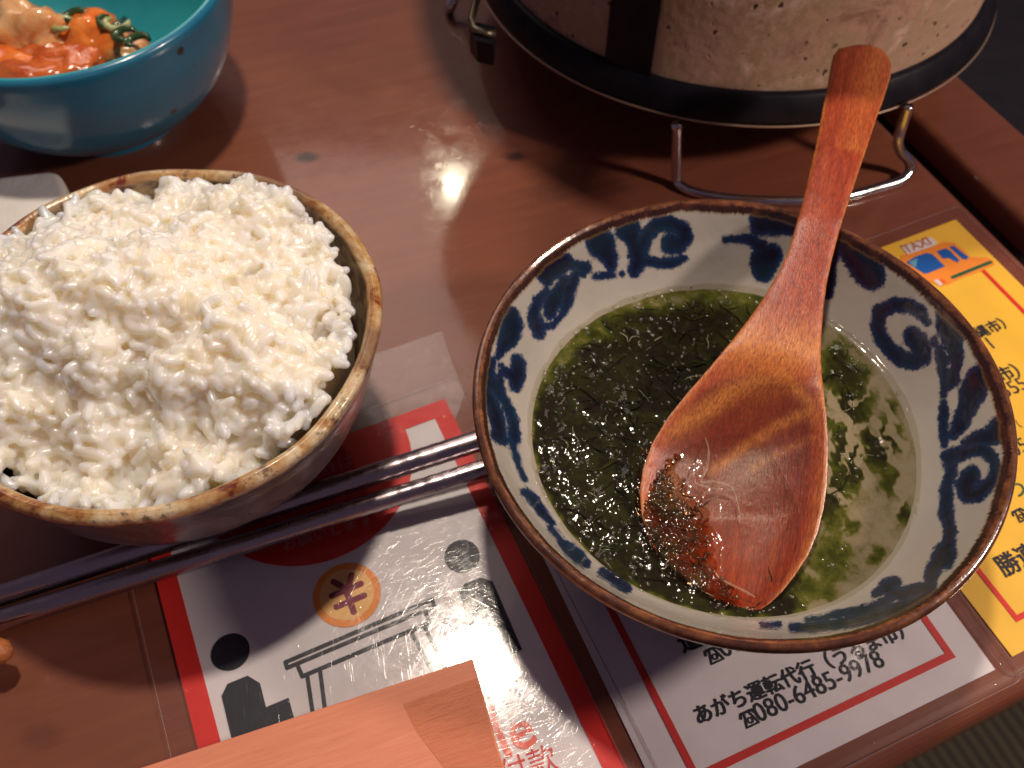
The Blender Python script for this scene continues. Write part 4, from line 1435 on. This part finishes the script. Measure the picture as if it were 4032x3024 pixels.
# the mass of rice beneath the visible layer
gx_ = np.linspace(-1, 1, 70)
core_v, core_f = [], []
rr_ = np.linspace(0, 1, 34); aa_ = np.arange(90) * 2 * np.pi / 90
for a in aa_:
    for r in rr_:
        x, y = RB.x + 0.0530 * r * math.cos(a), RB.y + 0.0530 * r * math.sin(a)
        core_v.append((x, y, min(rice_h(x, y), 0.09) - 0.0013 - 0.003 * r ** 8))
n = len(rr_)
core_v += [(x, y, 0.040) for x, y, z in core_v]
for i in range(len(aa_)):
    i2 = (i + 1) % len(aa_)
    o_ = len(aa_) * n
    for j in range(n - 1):
        core_f += [(i * n + j, i * n + j + 1, i2 * n + j + 1), (i * n + j, i2 * n + j + 1, i2 * n + j)]
        core_f += [(o_ + i * n + j, o_ + i2 * n + j + 1, o_ + i * n + j + 1), (o_ + i * n + j, o_ + i2 * n + j, o_ + i2 * n + j + 1)]
    j = n - 1
    core_f += [(i * n + j, o_ + i * n + j, o_ + i2 * n + j), (i * n + j, o_ + i2 * n + j, i2 * n + j)]
Vs.append(np.array(core_v)); Fs_.append(np.array(core_f) + off); tone.append(np.full(len(core_v), 0.1))
o = npmesh('cooked_rice', np.concatenate(Vs), np.concatenate(Fs_), m_rice)
# the grains stick together: fuse them into one skin
md = o.modifiers.new('fuse', 'REMESH'); md.mode = 'VOXEL'; md.voxel_size = 0.00038; md.use_smooth_shade = True
ms = o.modifiers.new('soften', 'SMOOTH'); ms.factor = 0.5; ms.iterations = 1
bpy.context.view_layer.update()
me = bpy.data.meshes.new_from_object(o.evaluated_get(bpy.context.evaluated_depsgraph_get()))
o.modifiers.clear(); o.data = me
me.polygons.foreach_set('use_smooth', [True] * len(me.polygons))
print('rice faces', len(me.polygons))
tag(o, 'heap of glossy cooked white rice in the earthenware bowl', 'rice', kind='stuff')

# ------------------------------------------------------------------ teal bowl with salad of fish
TB = Vector((-0.1766, 0.3290, 0)); TZ = 0.0648; TRr = 0.0643
teal = empty('teal_bowl', TB, 'glossy turquoise bowl with orange food at the far left of the table', 'bowl')
m_t, nt, b = mat('turquoise_glaze')
mp = coords(nt)
c = ramp(nt, noise_n(nt, mp, 30, 4), [(0.3, (0.012, 0.125, 0.235)), (0.7, (0.022, 0.195, 0.32))])
an = nt.nodes.new('ShaderNodeAttribute'); an.attribute_name = 'inner'
c2 = ramp(nt, noise_n(nt, mp, 26, 4), [(0.3, (0.02, 0.27, 0.33)), (0.7, (0.035, 0.38, 0.42))])
c = mix(nt, an.outputs['Fac'], c, c2)
vo = N(nt, 'ShaderNodeTexVoronoi', Scale=75.0); L(nt, mp, vo.inputs['Vector'])
sp_ = math_n(nt, 'MULTIPLY', maprange(nt, vo.outputs['Distance'], 0.10, 0.16, 1, 0), maprange(nt, noise_n(nt, mp, 30, 1), 0.5, 0.56, 0, 1))
c = mix(nt, sp_, c, (0.02, 0.035, 0.03))
L(nt, c, b.inputs['Base Color']); pset(b, rough=0.25, coat=0.5, coatr=0.1)
bump(nt, noise_n(nt, mp, 60, 3), 0.3, 0.0006, b.inputs['Normal'])
t_in = [(0.0, 0.010), (0.025, 0.013), (0.044, 0.024), (0.055, 0.041), (0.0592, 0.056), (0.0600, 0.061), (0.0610, 0.0642), (0.0622, TZ)]
t_out = [(0.0622, TZ), (0.0636, 0.0642), (0.0643, 0.0625), (0.0640, 0.058), (0.0622, 0.046), (0.056, 0.0285), (0.046, 0.0155), (0.034, 0.008), (0.030, 0.005), (0.029, 0)]
pr_ = smooth_prof(t_in, 6)[:-1] + smooth_prof(t_out, 6)
o = lathe('bowl_body', pr_, TB, m_t, teal, 200)
add_attr(o, 'inner', np.tile((np.arange(len(pr_)) < 45).astype(float), 200))
bm = bmesh.new(); bm.from_mesh(o.data); bmesh.ops.recalc_face_normals(bm, faces=bm.faces); bm.to_mesh(o.data); bm.free()


def lump(c, r, seed, amp=0.25, flat_=0.7, fr=1.6):
    v, f = icos(4)
    out = []
    for p in v:
        q = Vector(p)
        k = 1 + amp * noise.fractal(q * fr + Vector((seed * 7.1, seed * 3.3, 0)), 0.9, 2.0, 4)
        out.append((c[0] + p[0] * r * k, c[1] + p[1] * r * k * 0.85, c[2] + p[2] * r * k * flat_))
    return np.array(out), f


def food_mat(name, stops, rough=0.18, sss=0.3, scale=90):
    m, nt, b = mat(name)
    mp = coords(nt)
    L(nt, ramp(nt, noise_n(nt, mp, scale, 5, 0.65), stops), b.inputs['Base Color'])
    pset(b, rough=rough, sss=sss, sssr=(1, 0.4, 0.15), sscale=0.004, coat=0.6, coatr=0.08)
    bump(nt, noise_n(nt, mp, 350, 4), 0.5, 0.0006, b.inputs['Normal'])
    return m


M_or = food_mat('orange_sauce', [(0.3, (0.62, 0.10, 0.012)), (0.55, (0.80, 0.22, 0.03)), (0.75, (0.75, 0.42, 0.20))])
M_pk = food_mat('pale_sauced_flesh', [(0.3, (0.68, 0.20, 0.03)), (0.5, (0.72, 0.38, 0.16)), (0.75, (0.72, 0.50, 0.28))])
M_rd = food_mat('red_sauce', [(0.3, (0.38, 0.05, 0.01)), (0.6, (0.62, 0.15, 0.03)), (0.8, (0.72, 0.32, 0.12))])
M_gr = food_mat('green_herb', [(0.3, (0.012, 0.035, 0.010)), (0.7, (0.05, 0.10, 0.03))], 0.2, 0.0)
M_gy = food_mat('pale_green_onion', [(0.3, (0.25, 0.33, 0.10)), (0.7, (0.5, 0.52, 0.28))], 0.2, 0.2)
food_specs = [((80, 80), .016, M_pk, 'pale chunk coated in orange sauce, tallest in the turquoise bowl', 1.1), ((200, 80), .0165, M_or, 'bright orange chunk nearest the right wall of the turquoise bowl', .75),
              ((60, 150), .016, M_rd, 'red sauced piece at the near rim of the turquoise bowl', .6), ((150, 125), .014, M_rd, 'reddish piece between the pale and the orange chunks', .6), ((-10, 140), .015, M_or, 'orange piece cut off by the left edge of the photo', .6), ((255, 95), .010, M_pk, 'small peach coloured piece against the wall of the turquoise bowl', .6)]
for i, ((px, py), r, m_, lab, fl_) in enumerate(food_specs):
    p = at(px, py, 0.048)
    vv, ff = lump((p.x, p.y, 0.044), r, i + 2, 0.35, fl_, 1.3)
    o = npmesh('food_chunk', vv, ff, m_)
    tag(o, lab, 'food', 'sauced chunks in the turquoise bowl')
# bed of sauce beneath
vv, ff = lump((TB.x - 0.012, TB.y - 0.008, 0.030), 0.040, 21, 0.06, 0.22, 2.0)
o = npmesh('sauce_pool', vv, ff, M_rd); tag(o, 'dark red sauce pooled in the bottom of the turquoise bowl', 'sauce')
ONION = ['dark green onion slice farthest back, behind the pale chunk in the turquoise bowl', 'pale green onion slice tucked between the pale and orange chunks',
         'dark green onion slice on top of the bright orange chunk', 'pale yellow-green onion slice right of the bright orange chunk',
         'dark green onion slice low against the small peach coloured piece', 'dark green onion slice nearest the near right rim of the turquoise bowl']
for i, (px, py, a, m_) in enumerate(((165, 38, .3, M_gr), (140, 55, 1.0, M_gy), (240, 48, 1.9, M_gr), (255, 52, 2.2, M_gy), (272, 78, .6, M_gr), (298, 92, .2, M_gr))):
    p = at(px, py, 0.055)
    pts = [Vector((p.x + 0.0045 * math.cos(a + k * 0.55) , p.y + 0.0034 * math.sin(a + k * 0.55), 0.0555 + 0.0006 * math.sin(k))) for k in range(9)]
    v, f = tube(pts, [0.0007, 0.0012, 0.0014, 0.0015, 0.0015, 0.0014, 0.0013, 0.0011, 0.0006], 8)
    o = mesh('onion_ring', v, f, m_, None, True)
    tag(o, ONION[i], 'onion slice', 'green onion slices')

# ------------------------------------------------------------------ chopsticks
def metal(name, col, rough, scale=(1, 1, 1), bumpd=0.0):
    m, nt, b = mat(name)
    pset(b, col, rough, 1.0)
    mp = coords(nt, 'Object', scale)
    L(nt, maprange(nt, noise_n(nt, mp, 160, 4), 0.3, 0.7, rough * 0.7, rough * 1.4), b.inputs['Roughness'])
    bump(nt, noise_n(nt, mp, 350, 4), 0.25, 0.0002 + bumpd, b.inputs['Normal'])
    return m


M_steel = metal('brushed_steel', (0.44, 0.385, 0.40), 0.26)


def chopstick(pa, za, pb, zb, r0, r1, label):
    a, b_ = at(*pa, za), at(*pb, zb)
    d = (b_ - a).normalized()
    s = a - d * 0.06; e = b_ + d * 0.020
    n_ = 160
    pts, rad = [], []
    Lt = (e - s).length
    for i in range(n_ + 1):
        t = i / n_
        pts.append(s.lerp(e, t))
        r = r0 + (r1 - r0) * t
        # fine grip grooves towards the tip
        if t > 0.62: r += 0.00006 * math.sin(t * Lt / 0.0011 * 2 * math.pi)
        rad.append(r)
    rad[0] *= 0.5; rad[-1] *= 0.5
    v, f = tube(pts, rad, 24)
    o = mesh('chopstick', v, f, M_steel, None, True)
    return tag(o, label, 'chopstick', 'pair of steel chopsticks')


chopstick((0, 1286), 0.0045, (1030, 953), 0.0155, 0.0033, 0.0036, 'upper steel chopstick of the pair, running closer to the rice bowl')
chopstick((0, 1340), 0.0040, (1045, 1012), 0.0135, 0.0034, 0.0030, 'lower steel chopstick of the pair, lying above the coin picture')

# ------------------------------------------------------------------ salmon coloured board
m_b, nt, b = mat('salmon_painted_wood')
brd_pts = [(1020, 1421), (1100, 1700), (-100, 1850), (250, 1678)]
p0, p1, p2 = at(1021, 1422, 0.012), at(1091, 1665, 0.012), at(300, 1659, 0.012)
bd = (p2 - p0).normalized(); ba = math.atan2(-bd.y, -bd.x)
v = coords(nt, 'Object', (12, 160, 20), (0, 0, -ba))
g1 = noise_n(nt, v, 5, 6, 0.65, 0.4)
c = ramp(nt, g1, [(0.3, (0.70, 0.245, 0.14)), (0.6, (0.76, 0.28, 0.165)), (0.8, (0.80, 0.31, 0.185))])
L(nt, c, b.inputs['Base Color']); pset(b, rough=0.55, spec=0.3)
gb = noise_n(nt, v, 9, 5, 0.7)
bump(nt, gb, 0.35, 0.0006, b.inputs['Normal'])
ln_ = bd; sd = (p1 - p0).normalized()
bo = empty('painted_board', p0, 'salmon pink painted wooden board covering the lower part of the payment card', 'board')
c0 = p0; c1 = p0 + bd * 0.26; c2 = p0 + bd * 0.26 + sd * 0.10; c3 = p0 + sd * 0.10
bm = bmesh.new()
poly = ccw([(q.x, q.y) for q in (c0, c1, c2, c3)])
Vp, Fp = prism(poly, 0.0040, 0.0120)
vs_ = [bm.verts.new(q) for q in Vp]
for f in Fp: bm.faces.new([vs_[i] for i in f])
bmesh.ops.bevel(bm, geom=list(bm.edges), offset=0.0006, segments=3, affect='EDGES', profile=0.6)
me = bpy.data.meshes.new('board_wood'); bm.to_mesh(me); bm.free()
link('board_wood', me, m_b, bo, False)
# low feet that keep it off the cards
for k in (0.02, 0.20):
    q = p0 + bd * k + sd * 0.02
    poly = [q, q + bd * 0.012, q + bd * 0.012 + sd * 0.05, q + sd * 0.05]
    V, F = prism(ccw([(w.x, w.y) for w in poly]), 0.0013, 0.0041)
    mesh('board_foot', V, F, m_b, bo)
# raised darker patch near the corner
m_p, nt, b = mat('darker_salmon_paint')
v = coords(nt, 'Object', (12, 160, 20), (0, 0, -ba))
L(nt, ramp(nt, noise_n(nt, v, 4, 5, 0.6), [(0.3, (0.63, 0.19, 0.09)), (0.7, (0.70, 0.225, 0.11))]), b.inputs['Base Color']); pset(b, rough=0.45)
bump(nt, noise_n(nt, v, 8, 5, .7), 0.6, 0.0009, b.inputs['Normal'])
pp = [at(x, y, 0.0121) for x, y in ((870, 1520), (1030, 1465), (1040, 1500), (1070, 1610), (1086, 1656), (960, 1659), (900, 1580))]
V, F = prism(ccw([(q.x, q.y) for q in pp]), 0.0118, 0.01212)
mesh('darker_patch', V, F, m_p, bo)

# blunt wooden end at the left margin
e0 = at(-30, 1405, 0.012)
v, f = tube([e0 + Vector((-0.05, 0.006, 0)), e0 + Vector((-0.01, 0.001, 0)), e0, e0 + Vector((0.005, -.0006, 0)), e0 + Vector((0.0072, -0.001, 0))], [0.0045, 0.0045, 0.0043, 0.0036, 0.0015], 20)
m_st, nt, b = mat('orange_wood')
L(nt, ramp(nt, noise_n(nt, coords(nt, 'Object', (20, 160, 160)), 6, 5, 0.7), [(0.3, (0.22, 0.06, 0.02)), (0.7, (0.50, 0.17, 0.05))]), b.inputs['Base Color']); pset(b, rough=0.5)
o = mesh('wooden_stick', v, f, m_st, None, True)
tag(o, 'blunt orange wooden end poking in at the left edge below the chopsticks', 'stick')

# ------------------------------------------------------------------ folded white towel (left)
m_tw, nt, b = mat('white_paper_towel')
mp = coords(nt)
L(nt, ramp(nt, noise_n(nt, mp, 40, 4), [(0.3, (0.74, 0.71, 0.66)), (0.7, (0.82, 0.79, 0.74))]), b.inputs['Base Color']); pset(b, rough=0.75, sss=0.2, sssr=(1, .9, .8), sscale=0.003)
bump(nt, math_n(nt, 'ADD', noise_n(nt, mp, 60, 4), math_n(nt, 'MULTIPLY', noise_n(nt, mp, 700, 2), 0.15)), 0.6, 0.002, b.inputs['Normal'])
tw = [at(x, y, 0.014) for x, y in ((-140, 395), (108, 366), (128, 372), (140, 400), (150, 560), (-140, 600))]
bm = bmesh.new()
Vp, Fp = prism(ccw([(q.x, q.y) for q in tw]), 0.0004, 0.014)
vs_ = [bm.verts.new(q) for q in Vp]
for f in Fp: bm.faces.new([vs_[i] for i in f])
bmesh.ops.bevel(bm, geom=list(bm.edges), offset=0.0028, segments=5, affect='EDGES', profile=0.5)
me = bpy.data.meshes.new('folded_towel'); bm.to_mesh(me); bm.free()
o = link('folded_towel', me, m_tw, None, True)
tag(o, 'folded white paper towel behind the rice bowl at the left edge', 'towel')

# ------------------------------------------------------------------ charcoal stove
PC = Vector((0.098, 0.404, 0))
stove = empty('charcoal_stove', (PC.x, PC.y, 0.031), 'round clay charcoal stove bound with black iron bands on a wire stand', 'stove')
m_c, nt, b = mat('mottled_clay')
mp = coords(nt)
big = noise_n(nt, mp, 30, 8, 0.72, 0.9)
c = ramp(nt, big, [(0.34, (0.24, 0.13, 0.095)), (0.45, (0.38, 0.235, 0.175)), (0.53, (0.31, 0.21, 0.13)), (0.64, (0.50, 0.34, 0.28))])
wrp = nt.nodes.new('ShaderNodeTexNoise'); wrp.inputs['Scale'].default_value = 300; L(nt, mp, wrp.inputs['Vector'])
wv_ = nt.nodes.new('ShaderNodeVectorMath'); wv_.operation = 'MULTIPLY_ADD'; L(nt, wrp.outputs['Color'], wv_.inputs[0]); wv_.inputs[1].default_value = (0.004, 0.004, 0.004); L(nt, mp, wv_.inputs[2])
vo = N(nt, 'ShaderNodeTexVoronoi', Scale=210.0, Randomness=1.0); L(nt, wv_.outputs[0], vo.inputs['Vector'])
spk = math_n(nt, 'MULTIPLY', maprange(nt, vo.outputs['Distance'], 0.16, 0.26, 1, 0), maprange(nt, noise_n(nt, mp, 95, 3), 0.50, 0.58, 0, 1))
c = mix(nt, spk, c, (0.05, 0.025, 0.018))
vo2 = N(nt, 'ShaderNodeTexVoronoi', Scale=70.0); L(nt, mp, vo2.inputs['Vector'])
lt = math_n(nt, 'MULTIPLY', maprange(nt, vo2.outputs['Distance'], 0.15, 0.35, 1, 0), maprange(nt, noise_n(nt, mp, 30, 3), 0.52, 0.6, 0, .6))
c = mix(nt, lt, c, (0.44, 0.32, 0.25))
L(nt, c, b.inputs['Base Color']); pset(b, rough=0.65, spec=0.3)
bump(nt, math_n(nt, 'SUBTRACT', noise_n(nt, mp, 180, 5), spk), 0.5, 0.0012, b.inputs['Normal'])
M_iron, nt, b = mat('black_iron')
mp = coords(nt)
L(nt, ramp(nt, noise_n(nt, mp, 90, 4), [(0.3, (0.006, 0.006, 0.010)), (0.75, (0.016, 0.014, 0.02))]), b.inputs['Base Color'])
pset(b, rough=0.45, spec=0.15)
bump(nt, noise_n(nt, mp, 300, 3), 0.3, 0.0003, b.inputs['Normal'])
R0, RT = 0.1178, 0.1107
PH = 0.158
lathe('stove_body', [(0.02, 0.034), (0.1125, 0.034), (0.1145, 0.036), (RT - 0.0008, 0.042), (0.1108, 0.09), (0.112, PH - 0.004), (0.110, PH), (0.09, PH), (0.086, PH - 0.004), (0.084, 0.11), (0.02, 0.10)], PC, m_c, stove, 160)
lathe('lower_band', [(0.113, 0.0318), (0.1170, 0.0316), (0.1174, 0.0335), (RT + 0.0022, 0.0415), (RT + 0.0014, 0.0423), (RT - 0.001, 0.0423)], PC, M_iron, stove, 200)
m_ln, nt, b = mat('worn_metal_edge'); pset(b, (0.42, 0.30, 0.22), 0.45, 0.6)
v, f = tube([(PC.x + 0.1176 * math.cos(t), PC.y + 0.1176 * math.sin(t), 0.0314) for t in np.linspace(0, 2 * math.pi, 161)], 0.00045, 8, False)
mesh('band_lower_edge', v, f, m_ln, stove, True)


def strap(px0, px1, name='vertical_strap'):
    a0 = at(px0, 132, 0.043) - PC; a1 = at(px1, 160, 0.043) - PC
    t0, t1 = math.atan2(a0.y, a0.x), math.atan2(a1.y, a1.x)
    V, F = [], []
    k_ = 10
    zs = [0.0420, 0.06, 0.09, 0.12, PH - 0.002]
    for j, z in enumerate(zs):
        rad_ = np.interp(z, [0.042, 0.09, PH], [RT, 0.1108, 0.112]) + 0.0010
        for i in range(k_ + 1):
            t = t0 + (t1 - t0) * i / k_
            V.append((PC.x + rad_ * math.cos(t), PC.y + rad_ * math.sin(t), z))
    for j, z in enumerate(zs):
        rad_ = np.interp(z, [0.042, 0.09, PH], [RT, 0.1108, 0.112]) - 0.0012
        for i in range(k_ + 1):
            t = t0 + (t1 - t0) * i / k_
            V.append((PC.x + rad_ * math.cos(t), PC.y + rad_ * math.sin(t), z))
    w_ = k_ + 1; o_ = len(zs) * w_
    for j in range(len(zs) - 1):
        for i in range(k_):
            a = j * w_ + i
            F.append((a, a + 1, a + 1 + w_, a + w_)); F.append((o_ + a, o_ + a + w_, o_ + a + 1 + w_, o_ + a + 1))
        for i in (0, k_):
            a = j * w_ + i
            F.append((a, a + w_, o_ + a + w_, o_ + a))
    return mesh(name, V, F, M_iron, stove, True)


strap(1301, 1404)
lathe('upper_band', [(0.1125, PH - 0.012), (0.1140, PH - 0.012), (0.1142, PH), (0.111, PH + 0.0012)], PC, M_iron, stove, 160)
# broad iron grill plate on top (out of frame, throws the wide shadow on the table)
gp = lathe('grill_plate', [(0.0001, PH + 0.0015), (0.1415, PH + 0.0015), (0.1430, PH + 0.003), (0.1415, PH + 0.0045), (0.0001, PH + 0.0045)], PC, M_iron, None, 160)
tag(gp, 'dark iron plate lying on top of the clay stove', 'grill plate')
# side latch at the left
M_br = metal('dull_latch_metal', (0.20, 0.17, 0.12), 0.4)
lc = at(1040, 55, 0.045)
lug = [at(x, y, 0.045) for x, y in ((1014, 70), (1018, 50), (1070, 62), (1066, 100), (1030, 92))]
V, F = prism(ccw([(q.x, q.y) for q in lug]), 0.036, 0.046)
mesh('latch_plate', V, F, M_iron, stove)
v, f = tube([at(1040, -30, 0.05), at(1026, 10, 0.05), at(1018, 44, 0.049), at(1024, 62, 0.048), at(1050, 72, 0.047), at(1068, 74, 0.046)], 0.0016, 10)
mesh('latch_wire', v, f, M_br, stove, True)

# wire stand
M_chrome = metal('bright_wire', (0.62, 0.62, 0.62), 0.16)
stand = empty('wire_stand', (PC.x, PC.y, 0), 'bent chrome wire stand under the clay stove', 'stand')
base = [(1462, 268, 0.0312), (1461, 330, 0.016), (1462, 385, 0.004), (1472, 402, 0.0022), (1500, 415, 0.0018), (1560, 427, 0.0018), (1650, 434, 0.0018), (1740, 434, 0.0018), (1830, 424, 0.0018), (1900, 405, 0.0018),
        (1940, 393, 0.0020), (1958, 380, 0.003), (1966, 364, 0.005), (1962, 345, 0.009), (1946, 328, 0.013), (1940, 305, 0.018), (1950, 268, 0.025), (1962, 228, 0.033)]
P = [at(x, y, z) for x, y, z in base]
sm = smooth_prof([tuple(p) for p in P], 5)
for rot_ in (0, 120, 240):
    Rm = Matrix.Rotation(math.radians(rot_), 3, 'Z')
    pts = [Rm @ (Vector(p) - PC) + PC for p in sm]
    v, f = tube(pts, 0.0021, 12)
    mesh('wire_leg', v, f, M_chrome, stand, True)
v, f = tube([(PC.x + 0.098 * math.cos(t), PC.y + 0.098 * math.sin(t), 0.0295) for t in np.linspace(0, 2 * math.pi, 97)], 0.0016, 10, False)
mesh('support_ring', v, f, M_chrome, stand, True)

# dark seat cushion on the floor beyond the table's right end
m_cu, nt, b = mat('dark_cushion_cloth')
mp = coords(nt); L(nt, ramp(nt, noise_n(nt, mp, 40, 4), [(0.3, (0.006, 0.005, 0.009)), (0.7, (0.014, 0.010, 0.016))]), b.inputs['Base Color']); pset(b, rough=0.9)
bump(nt, noise_n(nt, mp, 500, 3), 0.5, 0.001, b.inputs['Normal'])
o = board('floor_cushion', rail_u1 + 0.03, rail_u1 + 0.75, 0.02, 0.95, -0.355, -0.28, 0.03, m_cu, None)
tag(o, 'dark seat cushion on the floor past the right end of the table', 'cushion')
